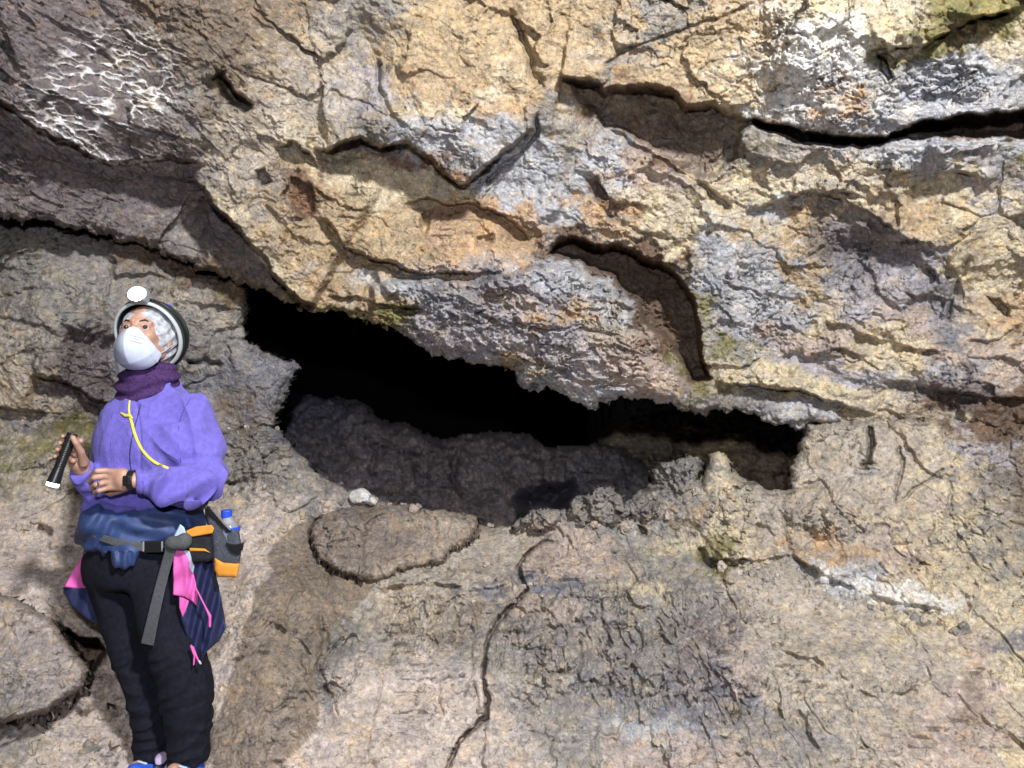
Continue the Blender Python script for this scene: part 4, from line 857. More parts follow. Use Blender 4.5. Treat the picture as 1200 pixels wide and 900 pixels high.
# ---- head frame
yaw = math.radians(0); pit = math.radians(22)
f_ = np.array([-math.sin(yaw) * math.cos(pit), -math.cos(yaw) * math.cos(pit), math.sin(pit)])
x_ = np.cross(f_, [0, 0, 1.0]); x_ /= np.linalg.norm(x_); z_ = np.cross(x_, f_)
RH = np.stack([x_, f_, z_], 1)                     # columns: her right, forward, up
HC = P3(172, 397, -.02)
def hl(p): return ((p - HC) @ RH) / 1.04
def hw(q): return HC + 1.04 * (RH @ np.asarray(q, float))
def head_sdf(p):
    q = hl(p); ax = np.abs(q[..., 0]); m = np.stack([ax, q[..., 1], q[..., 2]], -1)
    d = ell(q, (0, -.012, .030), (.074, .094, .088))
    d = smin(d, ell(q, (0, .030, -.030), (.060, .062, .082)), .03)
    d = smin(d, ell(q, (0, .058, -.086), (.030, .026, .022)), .03)
    d = smin(d, cone(m, (.045, -.005, -.05), (.016, .060, -.090), .022, .018), .025)      # jaw
    d = smin(d, ell(m, (.034, .066, -.024), (.022, .020, .018)), .02)                     # cheek
    d = smin(d, cone(m, (.006, .090, .018), (.040, .076, .020), .008, .008), .014)        # brow
    d = smax(d, -ell(m, (.031, .101, .000), (.018, .016, .012)), .012)                    # socket
    d = smin(d, cone(q, (0, .088, .006), (0, .108, -.034), .007, .011), .012)             # nose
    d = smin(d, ell(m, (.010, .098, -.036), (.008, .009, .007)), .008)
    d = smin(d, cone(m, (.020, .0875, .0062), (.042, .0805, .0045), .0042, .0035), .004)      # upper lid
    d = smin(d, cone(m, (.020, .084, -.0075), (.042, .078, -.006), .003, .003), .004)     # lower lid
    d = smin(d, cone(q, (-.018, .084, -.062), (.018, .084, -.062), .006, .006), .01)      # mouth
    d = smin(d, ell(m, (.076, -.008, -.005), (.008, .018, .030)), .006)                   # ear
    return d * 1.04
# ---- joints
SHR = P3(140, 486, .07); SHL = P3(222, 492, -.03)
ELR = P3(128, 588, .02); WRR = P3(96, 549, -.16)
ELL = P3(240, 569, -.10); WRL = P3(158, 563, -.235)
# her left hand (image right arm), back of the hand towards the camera
def hand_left(p):
    k = P3(138, 562, -.243)
    d = cone(p, WRL, P3(146, 563, -.240), .026, .027)
    d = smin(d, boxd(p, k, (.030, .013, .036), .012), .018)
    fs = [((124, 551.5), (114, 552), (108, 556), (108, 560), .0088), ((121, 558), (110, 560), (105.5, 564), (107, 568), .0090), ((122, 565.5), (112, 568), (108, 571), (110, 574), .0086), ((125, 572.5), (116, 575), (111, 577), (112, 579), .0078)]
    for i, (a, b, c, e, r) in enumerate(fs):
        A_ = P3(*a, -.250); B_ = P3(*b, -.262); C_ = P3(*c, -.240); E_ = P3(*e, -.218)
        base = P3(a[0] + 16, a[1] * .6 + 562 * .4, -.244)
        fd = chain(p, [base, A_, B_, C_, E_], [.009, r * 1.08, r, r * .92, r * .8])
        d = smin(d, fd, .0035)
    d = smin(d, chain(p, [P3(146, 572, -.225), P3(130, 578, -.205), P3(119, 574, -.19)], [.013, .011, .009]), .008)
    return d
TA = P3(85, 508, -.215); TB = P3(62.5, 566, -.245)         # torch axis (tail, lens)
ax_t = (TB - TA) / np.linalg.norm(TB - TA)
def hand_right(p):
    d = cone(p, WRR, P3(93, 542, -.17), .026, .027)
    d = smin(d, cone(p, P3(92, 543, -.175), P3(87, 526, -.185), .024, .021), .015)
    for i in range(4):
        t = .10 + .135 * i
        c = TA + (TB - TA) * t; r = [.0080, .0088, .0088, .0080][i]
        side = np.array([-1.0, 0, -.38]); side -= side @ ax_t * ax_t; side /= np.linalg.norm(side); bk = np.cross(ax_t, side); bk = bk if bk[1] > 0 else -bk
        K = c - side * .024 + bk * .018; a1 = c - side * .004 + bk * .029; a2 = c + side * .023 + bk * .014; a3 = c + side * .023 - bk * .006; a4 = c + side * .015 - bk * .019
        d = smin(d, chain(p, [K, a1, a2, a3, a4], [r * 1.15, r * 1.05, r, r * .95, r * .85]), .004)
    d = smin(d, chain(p, [P3(98, 543, -.195), P3(95, 530, -.222), P3(89, 519, -.243), P3(85.5, 513, -.247)], [.014, .0115, .0095, .0085]), .006)
    return d
def body_sdf(p):
    d = head_sdf(p)
    d = smin(d, cone(p, P3(178, 420, .02), P3(182, 470, .02), .055, .062), .02)
    tor = loft(p, [(182, 462, .02, 22, .06), (182, 480, .02, 30, .08), (182, 520, 0, 36, .09), (176, 580, 0, 34, .09), (166, 640, 0, 42, .10), (166, 672, 0, 40, .09)])
    d = smin(d, tor, .02)
    d = smin(d, chain(p, [SHR, ELR, WRR], [.045, .036, .022]), .02); d = smin(d, chain(p, [SHL, ELL, WRL], [.030, .036, .022]), .02)
    d = smin(d, chain(p, [P3(140, 650, .03), P3(152, 768, .05), P3(178, 880, .05), P3(178, 893, .05)], [.062, .045, .036, .034]), .02)
    d = smin(d, chain(p, [P3(192, 655, -.03), P3(211, 775, -.06), P3(221, 880, -.05), P3(221, 893, -.05)], [.066, .052, .038, .034]), .02)
    d = smin(d, chain(p, [P3(178, 897, .05), P3(158, 900, -.05)], [.03, .022]), .01); d = smin(d, chain(p, [P3(221, 899, -.05), P3(203, 903, -.14)], [.03, .022]), .01)
    return smin(smin(d, hand_left(p), .004), hand_right(p), .004)
lo, hi = px_bounds(58, 345, 270, 906, -.30, .16)
surface('body', body_sdf, lo, hi, .0027, M_SKIN, person)

# ---- fleece
def wr(p, a, b, amp, freq, seed):      # folds across a sleeve
    ab = b - a; L_ = np.linalg.norm(ab); t = ((p - a) @ ab) / L_
    n = n3(p, 9, seed)
    return amp * np.sin(t * freq + 5 * n) * (0.4 + smooth(n3(p, 14, seed + 4) + .5))
def crease(p, A_, scale, seed, stretch=5.0):
    """sharp-crested cloth folds running along direction A_"""
    A_ = np.asarray(A_, float); A_ /= np.linalg.norm(A_); al = p @ A_; q = p + A_ * (al * (1 / stretch - 1))[..., None]
    w = n3(p, 6, seed + 3) * .03
    n = n3(q + w[..., None], scale, seed)
    return np.maximum(1 - 2.2 * np.abs(n), 0) ** 1.5
def torso_fleece(p):
    d = loft(p, [(180, 452, .02, 24, .070), (180, 462, .02, 34, .085), (181, 470, .015, 47, .105), (181, 482, .01, 57, .118), (180, 500, 0, 60, .128), (179, 520, 0, 60, .134), (177, 545, 0, 58, .132), (172, 570, 0, 58, .130), (168, 590, 0, 60, .134), (166, 604, 0, 60, .134), (166, 612, 0, 57, .130)], cap=.02)
    d = smin(d, ell(p, P3(155, 525, -.085), (.062, .05, .07)), .04); d = smin(d, ell(p, P3(203, 522, -.095), (.065, .05, .07)), .04)
    # slanted hem
    u, v, dd = uv(p); hem = (v - (607 - (u - 110) * .20)) * PX
    d = smax(d, hem, .012)
    z = p[..., 2]; x = p[..., 0]
    d = d - .0060 * n3(p * [1, 1, 1.3], 6, 41) - .0050 * np.sin((u * .9 - v * .5) / 9 + 4 * n3(p, 4, 46)) * smooth(n3(p, 5, 47) + .6) - .0022 * n3(p * [2, 1, .5], 14, 42) - .004 * np.exp(-((v - 590 + (u - 110) * .2) / 5) ** 2) 
    low = smooth((v - 520) / 50); d = d - .016 * crease(p, (.55, 0, -1), 13, 201) * (.25 + .75 * smooth((u - 165) / 40)) - .014 * low * crease(p, (1, 0, -.25), 15, 205) - .007 * crease(p, (-.5, 0, -1), 12, 209) * smooth((150 - u) / 25)
    d = d + .006 * np.exp(-((u - 160 - (v - 480) * -.02 - 6 * np.sin((v - 470) / 40)) / 1.6) ** 2) * (dd < 0)      # zip groove
    d = d - .006 * np.sin((v + .35 * u) / 4.5 + 2 * n3(p, 6, 44)) * smooth((u - 150) / 40) * smooth((v - 570) / 25)
    return d
def sleeve_L(p):
    d = chain(p, [P3(222, 487, -.03), P3(238, 530, -.05), P3(241, 562, -.09)], [.068, .060, .054], .02)
    d = smin(d, chain(p, [P3(241, 563, -.10), P3(215, 573, -.17), P3(185, 569, -.215), P3(160, 563, -.235)], [.056, .054, .046, .035], .01), .03)
    u, v, dd = uv(p)
    d = smax(d, (158.5 - u) * PX, .004)
    d = d - .0050 * n3(p, 9, 51)
    d = d - .0065 * np.sin((u * .55 + v * 1.0) / 4.6 + 3 * n3(p, 7, 54)) * smooth((v - 545) / 14) * smooth((u - 172) / 15) - .0025 * np.sin(u / 2.8 + 2 * n3(p, 12, 53)) * (v > 545) * smooth((190 - u) / 18)
    d = d - .0055 * np.sin((u + .3 * v) / 6.5 + 3 * n3(p, 6, 55)) * smooth((540 - v) / 40)
    d = d - .016 * smooth((545 - v) / 20) * crease(p, (.25, 0, -1), 13, 221) - .018 * smooth((v - 535) / 15) * smooth((u - 172) / 12) * crease(p, (1, 0, .75), 14, 225)
    d = d + .004 * np.exp(-((u - 167) / 1.0) ** 2)
    return d
def sleeve_R(p):
    d = chain(p, [P3(141, 488, .05), P3(136, 530, .05), P3(134, 575, .03)], [.062, .056, .052], .02)
    d = smin(d, chain(p, [P3(134, 578, .0), P3(116, 571, -.08), P3(97, 552, -.15)], [.052, .050, .036], .01), .03)
    n = (P3(97, 552, -.15) - P3(116, 571, -.08)); n /= np.linalg.norm(n)
    d = smax(d, (p - P3(96, 551, -.155)) @ n, .004)
    d = d - .008 * crease(p, (.6, 0, -1), 15, 231)
    return d - .004 * n3(p, 10, 61) + wr(p, P3(134, 578, .0), P3(97, 552, -.15), .003, 130, 62)
def fleece_sdf(p):
    return smin(smin(torso_fleece(p), sleeve_L(p), .022), sleeve_R(p), .018)
lo, hi = px_bounds(72, 440, 272, 618, -.34, .20)
jk = surface('fleece_jacket', fleece_sdf, lo, hi, .0028, M_FLEECE, person)
def on_fleece(u, v, lift=0): return P3(u, v, first_hit(fleece_sdf, u, v) - lift)
def tube(name, pts, rr, mat, parent, res=.0016, k=.0, flat=None):
    pts = [np.asarray(q) for q in pts]; A_ = np.array(pts); lo = A_.min(0) - max(rr) * 1.6 - .004; hi = A_.max(0) + max(rr) * 1.6 + .004
    return surface(name, lambda p: chain(p, pts, rr, k), lo, hi, res, mat, parent)
def spline(P, n):
    P = np.asarray(P, float); t = np.r_[0, np.cumsum(np.linalg.norm(np.diff(P, axis=0), axis=1))]; s = np.linspace(0, t[-1], n)
    Q = np.stack([np.interp(s, t, P[:, i]) for i in range(P.shape[1])], 1)
    for _ in range(3): Q[1:-1] = (Q[:-2] + 2 * Q[1:-1] + Q[2:]) / 4
    return Q
tube('zip', [on_fleece(q[0], q[1], .0012) for q in spline([(165, 474), (158, 500), (152, 525), (152, 545), (155, 556)], 14)], [.0022] * 14, M_NAVY2, jk)
M_SEAM = plain('fleece_seam', (.075, .06, .32), .95, spec=.1)
tube('seam', [on_fleece(q[0], q[1], -.0004) for q in spline([(224, 466), (214, 482), (209, 500), (208, 520), (212, 542)], 16)], [.0020] * 16, M_SEAM, jk, .0014)
tube('seam', [on_fleece(q[0], q[1], -.0004) for q in spline([(136, 470), (130, 490), (129, 512), (131, 534)], 12)], [.0020] * 12, M_SEAM, jk, .0014)
tube('seam', [on_fleece(q[0], q[1], -.0004) for q in spline([(168, 551), (166, 562), (167, 574)], 8)], [.0018] * 8, M_SEAM, jk, .0014)
# ---- trousers
LA = [(140, 655, .03, 33, .095), (136, 690, .03, 27, .10), (143, 725, .04, 24, .092), (152, 757, .05, 22.5, .084), (164, 792, .05, 21, .076), (176, 832, .05, 20.5, .072), (179, 862, .05, 19.5, .068), (179, 886, .05, 19, .066)]
LB = [(190, 655, -.02, 36, .10), (192, 690, -.03, 35, .105), (197, 725, -.04, 34, .100), (208, 765, -.06, 31, .095), (217, 800, -.06, 29.5, .086), (221, 842, -.05, 25, .078), (221, 870, -.05, 22.5, .072), (221, 891, -.05, 21, .068)]
def trousers_sdf(p):
    pel = loft(p, [(166, 600, 0, 54, .118), (165, 625, 0, 59, .125), (165, 645, 0, 61, .13), (164, 665, 0, 60, .13), (164, 684, 0, 56, .12)], cap=.04)
    a = loft(p, LA, .012); b = loft(p, LB, .012)
    d = smin(smin(a, b, .006), pel, .03)
    u, v, dd = uv(p)
    w = smooth((v - 740) / 60); d = d - .007 * w * crease(p, (1, 0, .2), 17, 241) - .006 * (1 - w) * crease(p, (.5, 0, 1), 10, 245)
    d = d - .0035 * n3(p, 9, 71) - w * .0040 * np.sin(v / 2.9 + .15 * u + 6 * n3(p, 7, 72)) * (.1 + smooth(n3(p, 9, 74) + .4)) - .003 * np.sin((u + v * .4) / 7 + 3 * n3(p, 5, 73)) * (1 - w)
    return d
lo, hi = px_bounds(92, 598, 262, 896, -.20, .18)
surface('trousers', trousers_sdf, lo, hi, .003, M_PANTS, person)
# ---- shoes
def shoe(c, tip, nm):
    c = P3(*c); tip = P3(*tip)
    def s(p):
        d = chain(p, [c + [0, .03, .0], (c + tip) / 2 + [0, 0, .0], tip], [.040, .038, .030], .02)
        d = smax(d, -(p[..., 2] - .012), .006)
        d = smin(d, cone(p, c + [0, .02, .02], c + [0, .02, .055], .040, .038), .015)
        return d
    lo = np.minimum(c, tip) - .08; hi = np.maximum(c, tip) + .11
    o = surface(nm, s, lo, hi, .003, M_SHOE, person)
    surface('sole', lambda p: smax(chain(p, [c + [0, .03, -.01], tip + [0, 0, -.008]], [.044, .034]), np.abs(p[..., 2] - .006) - .009, .004), lo, hi, .003, M_SOLE, o)
    # laces
    for i in range(3):
        m = c + (tip - c) * (.35 + .2 * i); tube('lace', [m + [-.024, 0, .028], m + [0, -.01, .040], m + [.024, 0, .028]], [.004] * 3, M_LIGHTBLUE, o, .002)
shoe((178, 903, .05), (158, 905, -.06), 'shoe'); shoe((221, 907, -.05), (206, 911, -.15), 'shoe')
surface('sock', lambda p: loft(p, [(188, 884, -.01, 5, .03), (189, 893, -.02, 6, .03)], .008), *px_bounds(160, 874, 205, 898, -.08, .05), .003, M_SOCK, person)
# ---- neck gaiter
def gaiter(p):
    u, v, dd = uv(p); tilt = p + np.stack([np.zeros_like(u), np.zeros_like(u), (u - 175) * PX * -.16], -1)
    d = loft(tilt, [(172, 424, .01, 23, .066), (172, 432, .01, 29, .080), (174, 442, .01, 34, .092), (174, 452, .01, 35, .098), (172, 463, .01, 31, .096), (170, 472, .01, 22, .085)], .02)
    return d - .0055 * np.sin((v + .2 * u) / 2.3 + 4 * n3(p, 9, 81)) - .003 * n3(p, 22, 82)
surface('neck_gaiter', gaiter, *px_bounds(128, 414, 218, 482, -.14, .15), .0024, M_GAITER, person)
# ---- face mask
def mask_sdf(p):
    q = hl(p); ax = np.abs(q[..., 0])
    m = np.stack([q[..., 0], q[..., 1] + .46 * ax, q[..., 2]], -1)
    e = ell(m, (0, .050, -.058), (.078, .084, .068))
    e = smax(e, (.030 - q[..., 1]) + .15 * (q[..., 2] + .05), .006)
    e = smax(e, (q[..., 2] - .004 + 1.05 * np.maximum(ax - .006, 0)) * .7, .006)
    return (e - .0022 * n3(p, 16, 95) - .0016 * np.exp(-(((ax - .052 + .25 * (q[..., 2] + .05)) / .0022) ** 2)) - .002 * crease(p, (1, 0, .3), 16, 96)) * .85
mk = surface('face_mask', mask_sdf, HC - .20, HC + .20, .0022, M_MASK, person)
def hit_mask(x, z):
    ys = np.linspace(.17, .0, 240); p = np.array([hw((x, y, z)) for y in ys]); s = mask_sdf(p); i = np.argmax(s < 0); return hw((x, ys[i] + .0006, z))
for (xs, z) in (((-.010, -.046), -.048), ((-.014, -.042), -.066), ((-.024, -.034), -.057)):
    tube('print', [hit_mask(x, z) for x in np.linspace(xs[0], xs[1], 6)], [.0015] * 6, M_MARK, mk, .0011)
for sgn in (-1, 1):
    for z0, z1 in ((-.028, .0), (-.078, -.022)):
        tube('ear_loop', spline([hw((sgn * .060, .036, z0)), hw((sgn * .076, .015, (z0 + z1) / 2)), hw((sgn * .085, -.008, z1))], 8), [.0016] * 8, M_RIM, mk, .0015)
# ---- eyes, brows
for sgn in (-1, 1):
    c = hw((sgn * .031, .0775, .0))
    e = surface('eye', lambda p: vlen(p - c) - .0125, c - .016, c + .016, .0015, M_WHITE, person)
    tc_ = np.array([0, 0, CAMZ]) - c; tc_ /= np.linalg.norm(tc_); g = f_ * .5 + tc_ * .5 + np.array([.0, 0, .30]); g /= np.linalg.norm(g); ic = c + g * .0085
    surface('iris', lambda p: vlen(p - ic) - .0080, ic - .011, ic + .011, .0011, M_IRIS, e)
    tube('eyebrow', [hw((sgn * .016, .094, .018)), hw((sgn * .030, .091, .024)), hw((sgn * .046, .078, .019))], [.0026, .0032, .0018], M_HAIR, person, .0014)
# ---- hair net under the helmet
def cap_sdf(p):
    q = hl(p)
    e = ell(q, (0, -.022, .018), (.090, .108, .102))
    e = e - .004 * n3(p, 24, 91) - .0025 * np.sin(q[..., 1] * 160 + q[..., 2] * 90 + 3 * n3(p, 14, 92))
    m = np.stack([q[..., 0] * .9, q[..., 1], q[..., 2]], -1)
    e = smax(e, -ell(q, (0, .105, -.035), (.064, .105, .082)), .006)
    return smax(e, -(q[..., 2] + .085), .01)
surface('hair_net', cap_sdf, HC - .17, HC + .17, .0026, M_CAP, person)
# ---- helmet: shell, rim, lamp
nrm = np.array([0, -.66, .75])
def helm_base(q): return ell(q, (0, -.030, .030), (.112, .140, .112))
def helmet_sdf(p):
    q = hl(p); e = helm_base(q); s = np.maximum(e, -(e + .010))
    return smax(s, -(q @ nrm - .012), .003)
hm = surface('helmet', helmet_sdf, HC - .2, HC + .2, .003, M_SHELL, person)
def rim_sdf(p):
    q = hl(p); e = helm_base(q) + .002; k = q @ nrm - .012
    return np.sqrt(e * e + (k * .75) ** 2) - .0055
surface('rim', rim_sdf, HC - .2, HC + .2, .0024, M_RIM, hm)
def band_sdf(p):
    q = hl(p); e = helm_base(q) - .003; k = q @ nrm - .040
    return np.maximum(np.abs(e) - .003, np.abs(k) - .006)
surface('lamp_band', band_sdf, HC - .2, HC + .2, .0026, M_BLACK, hm)
LC = hw((0, .098, .106))
surface('lamp_housing', lambda p: boxd(p, LC, (.030, .020, .024), .008, RH), LC - .05, LC + .05, .0025, M_GREY, hm)
led = surface('headlamp', lambda p: smax(ell(p, LC + f_ * .018, (.030, .016, .025), RH), -vlen(p - LC) + .004, .002), LC + f_ * .018 - .04, LC + f_ * .018 + .04, .0025, M_LED, hm)
c = hw((-.040, -.02, .128)); surface('clip', lambda p: boxd(p, c, (.014, .012, .008), .004, RH), c - .03, c + .03, .0022, M_BLUEP, hm)
# ---- watch, ring
wn = (P3(163, 563, -.235) - P3(146, 563, -.240)); wn /= np.linalg.norm(wn); wc = P3(154.5, 562.5, -.238)
def watch_sdf(p):
    q = p - wc; t = q @ wn; r = vlen(q - t[..., None] * wn)
    return smax(np.abs(r - .0285) - .0032, np.abs(t) - .010, .002)
wt = surface('wristwatch', watch_sdf, wc - .05, wc + .05, .002, M_BLACK, person)
surface('watch_face', lambda p: boxd(p, wc + [0, -.033, .002], (.0115, .005, .016), .003), wc - .06, wc + .06, .002, M_BLACK, wt)
rc = P3(117, 567, -.2575)
surface('ring', lambda p: boxd(p, rc + [0, -.004, 0], (.0035, .007, .0105), .003), rc - .02, rc + .02, .0016, M_SILVER, person)
# ---- yellow strap over the chest
ys_ = surface
yp = [on_fleece(q[0], q[1], .001) for q in spline([(152, 470), (150, 480), (154, 494), (158, 510), (164, 524), (174, 537), (184, 544), (196, 548.5)], 22)]
tube('neck_cord', yp, [.0034] * 4 + [.0050] * 18, M_YELLOW, person, .0017)
tube('neck_cord', [on_fleece(142, 484, .003), on_fleece(147, 487, .006), on_fleece(152, 487, .005), on_fleece(155, 490, .003)], [.003, .0055, .005, .003], M_YELLOW, person, .0017)
# ================================================================== jacket tied round the waist
fr = lambda u, v: -.14 + .0 * u
def roll_sdf(p):
    u, v, dd = uv(p); q = p + np.stack([0 * u, 0 * u, (u - 165) * PX * -.10], -1)
    d = loft(q, [(170, 586, .0, 58, .120), (170, 596, .0, 66, .148), (168, 612, .0, 70, .158), (167, 626, .0, 68, .155), (167, 638, .0, 60, .136)], .03)
    d = smin(d, ell(p, P3(118, 613, -.11), (.072, .060, .062)), .025)
    d = smin(d, ell(p, P3(146, 652, -.150), (.046, .030, .036)), .012)                     # bunched sleeve end under the belt
    d = d - .0060 * np.sin((v - .30 * (u - 165)) / 4.4 + 2.5 * n3(p, 5, 101)) * smooth((u - 120) / 40) - .006 * n3(p * [1, 1, 2.2], 12, 102)
    d = d - .006 * np.sin((u * .8 + v * .55) / 3.0 + 3 * n3(p, 10, 103)) * smooth((150 - u) / 30)
    d = d - .006 * crease(p, (1, 0, .12), 10, 251)
    d = d - .004 * np.sin(u / 1.9) * (v > 646)
    return d
tj = surface('tied_jacket', roll_sdf, *px_bounds(84, 574, 250, 672, -.26, .20), .003, M_NAVY, person)
def folds(u, v, s, k): return .014 * np.sin((u + .25 * v) / s + k)
R_OUT = [(204, 640), (222, 636), (244, 642), (249, 655), (257, 689), (261, 711), (265, 736), (256, 752), (242, 764), (234, 779), (226, 770), (219, 748), (212, 726), (208, 700), (206, 670)]
dR = lambda u, v: -.150 + .0016 * (u - 206) + folds(u, v, 2.6, 1) * smooth((u - 214) / 14) + .00025 * (v - 640)
rp = surface('jacket_side', lambda p: panel(p, R_OUT, dR, .020, .014) - .003 * n3(p, 20, 111), *px_bounds(196, 630, 272, 786, -.24, .05), .003, M_NAVY2, tj)
surface('pink_panel', lambda p: panel(p, [(203, 643), (217, 643), (225, 664), (231, 690), (232, 713), (226, 705), (216, 699), (203, 697)], lambda u, v: dR(u, v) - .022 - .010 * np.exp(-((u - 214 - (v - 645) * .18) / 5) ** 2) + .004 * np.sin(v / 5 + u / 6), .007, .006) - .003 * n3(p, 16, 112), *px_bounds(200, 638, 238, 720, -.24, -.05), .0025, M_PINK, tj)
surface('pale_panel', lambda p: panel(p, [(212, 642), (222, 646), (228, 664), (226, 673), (219, 660)], lambda u, v: dR(u, v) - .029, .005, .003), *px_bounds(208, 638, 232, 678, -.24, -.05), .0024, M_LIGHTBLUE, tj)
surface('pale_panel', lambda p: panel(p, [(203, 630), (211, 614), (216, 618), (219, 628), (208, 634)], lambda u, v: -.182 + 0 * u, .006, .004), *px_bounds(200, 610, 222, 638, -.24, -.1), .0024, M_LIGHTBLUE, tj)
surface('pink_panel', lambda p: panel(p, [(210, 698), (222, 704), (218, 716), (214, 724), (210, 712)], lambda u, v: dR(u, v) - .020, .005, .004), *px_bounds(204, 692, 228, 728, -.24, -.05), .0024, M_PINK, tj)
tube('zip_pull', [P3(230, 690, -.155), P3(240, 710, -.16), P3(246, 722, -.158)], [.0025, .0028, .005], M_PINK, tj, .0018)
tube('zip_pull', [P3(246, 722, -.158), P3(246, 734, -.155)], [.005, .004], M_PINK, tj, .0018)
tube('draw_cord', [P3(224, 757, -.15), P3(228, 768, -.155), P3(227, 779, -.155)], [.004, .0035, .0025], M_PINK, tj, .0018)
tube('draw_cord', [P3(226, 758, -.15), P3(231, 771, -.155), P3(234, 777, -.155)], [.003, .003, .003], M_PINK, tj, .0018)
tube('cord_end', [P3(233.5, 775, -.158), P3(235, 777.5, -.158)], [.0035, .0035], M_RIM, tj, .0016)
L_OUT = [(104, 686), (74, 688), (74, 694), (84, 710), (100, 724), (122, 737), (124, 720), (116, 700)]
dL = lambda u, v: .02 + folds(u, v, 3.2, 0) * .4
surface('jacket_side', lambda p: panel(p, L_OUT, dL, .016, .01), *px_bounds(66, 680, 134, 744, -.06, .10), .0028, M_NAVY2, tj)
surface('pink_panel', lambda p: panel(p, [(110, 640), (105, 638), (94, 655), (84, 672), (75, 688), (90, 690), (104, 689), (114, 700), (116, 690), (112, 660)], lambda u, v: -.01 * np.sin((u - v * .6) / 5.0) + .004 * np.sin(v / 6), .012, .009) - .003 * n3(p, 16, 113), *px_bounds(66, 632, 124, 706, -.06, .08), .0028, M_PINK, tj)
surface('pale_panel', lambda p: panel(p, [(100, 644), (107, 634), (108, 640), (103, 648), (97, 658)], lambda u, v: -.018 + 0 * u, .006, .004), *px_bounds(92, 628, 114, 662, -.06, .03), .0024, M_LIGHTBLUE, tj)
# ================================================================== waist pack
base_p = P3(190, 640, -.18)
pack = empty('waist_pack', base_p); tag(pack, 'orange and grey waist pack with bottle pocket strapped round the hips', 'waist pack')
def belt_sdf(p):
    u, v, dd = uv(p); vb = np.interp(u, [106, 118, 140, 165, 192, 215, 230], [626, 630, 637, 641, 641, 636, 630])
    hh = np.interp(u, [106, 120, 230], [2.6, 4.6, 5.6])
    q = loft(p, [(166, 600, 0, 66, .166), (165, 670, 0, 66, .166)], .01)
    a = np.abs(q) - .0028; b = (np.abs(v - vb) - hh) * PX
    return np.maximum(smax(a, b, .001), (dd - .02))
surface('belt', belt_sdf, *px_bounds(92, 618, 245, 654, -.24, .05), .0022, M_STRAP, pack)
dB = first_hit(belt_sdf, 178, 641); bk_ = surface('buckle', lambda p: boxd(p, P3(179, 640.5, dB - .004), (.038, .008, .019), .005), P3(179, 640.5, dB) - .06, P3(179, 640.5, dB) + .06, .002, M_BLACK, pack)
for uu in (168, 190): 
    c2 = P3(uu, 640.5, dB - .013); surface('bar', lambda p: boxd(p, c2, (.003, .003, .017), .002), c2 - .025, c2 + .025, .0016, M_GREY, bk_)
surface('strap_end', lambda p: panel(p, [(194, 638), (208, 638), (206, 646), (199.5, 667), (194, 689), (189, 711), (180, 757), (165, 754), (175.5, 711), (181, 689), (187, 667), (193, 646)], lambda u, v: -.19 + .0002 * (v - 640) + .006 * np.sin(v / 17), .003, .002), *px_bounds(158, 634, 220, 764, -.26, -.1), .0022, M_STRAP, pack)
surface('knot', lambda p: smin(ell(p, P3(206, 636, -.195), (.036, .018, .022)), ell(p, P3(216, 634, -.19), (.024, .022, .028)), .01) - .004 * n3(p, 25, 121), *px_bounds(188, 620, 228, 650, -.25, -.12), .0025, M_STRAP, pack)
surface('pouch', lambda p: boxd(p, P3(234, 638, -.10), (.060, .055, .052), .022) - .003 * n3(p, 14, 122), *px_bounds(206, 612, 262, 664, -.20, .0), .003, M_BLACKCLOTH, pack)
surface('orange_flap', lambda p: panel(p, [(218, 622), (230, 617), (248, 615), (251, 619), (249, 625), (232, 628), (219, 630)], lambda u, v: -.160 + 0 * u, .006, .004), *px_bounds(212, 610, 256, 634, -.20, -.1), .0024, M_ORANGE, pack)
surface('orange_trim', lambda p: panel(p, [(222, 642), (240, 643), (247, 648), (240, 646), (222, 646)], lambda u, v: -.158 + 0 * u, .004, .002), *px_bounds(218, 638, 252, 652, -.20, -.1), .002, M_ORANGE, pack)
BP = [(240, 594), (248, 596), (256, 608), (270, 618), (280, 622), (283, 640), (280, 664), (250, 660), (248, 630), (241, 606)]
surface('bottle_pocket', lambda p: panel(p, BP, lambda u, v: -.105 + 0 * u, .042, .02) - .003 * n3(p, 22, 123), *px_bounds(234, 588, 290, 670, -.19, -.02), .0026, M_MESH, pack)
surface('pocket_base', lambda p: panel(p, [(251, 652), (262, 659), (281, 660), (278, 677), (255, 676), (251, 668)], lambda u, v: -.105 + 0 * u, .046, .016), *px_bounds(244, 646, 288, 682, -.19, -.02), .0026, M_ORANGE, pack)
surface('pull_tab', lambda p: panel(p, [(264, 636), (276, 638), (286, 636), (285, 644), (278, 650), (270, 646)], lambda u, v: -.155 + 0 * u, .005, .003), *px_bounds(258, 630, 290, 654, -.19, -.1), .0022, M_BLACK, pack)
surface('strap_end', lambda p: panel(p, [(242, 592), (247, 594), (262, 612), (272, 622), (266, 624), (254, 612), (243, 602)], lambda u, v: -.152 + 0 * u, .005, .003), *px_bounds(238, 588, 276, 628, -.19, -.1), .0022, M_BLACK, pack)
surface('yellow_tag', lambda p: panel(p, [(231, 580), (240, 582), (241, 588), (234, 589)], lambda u, v: -.06 + 0 * u, .008, .003), *px_bounds(226, 574, 246, 594, -.1, -.0), .002, M_YELLOW, pack)
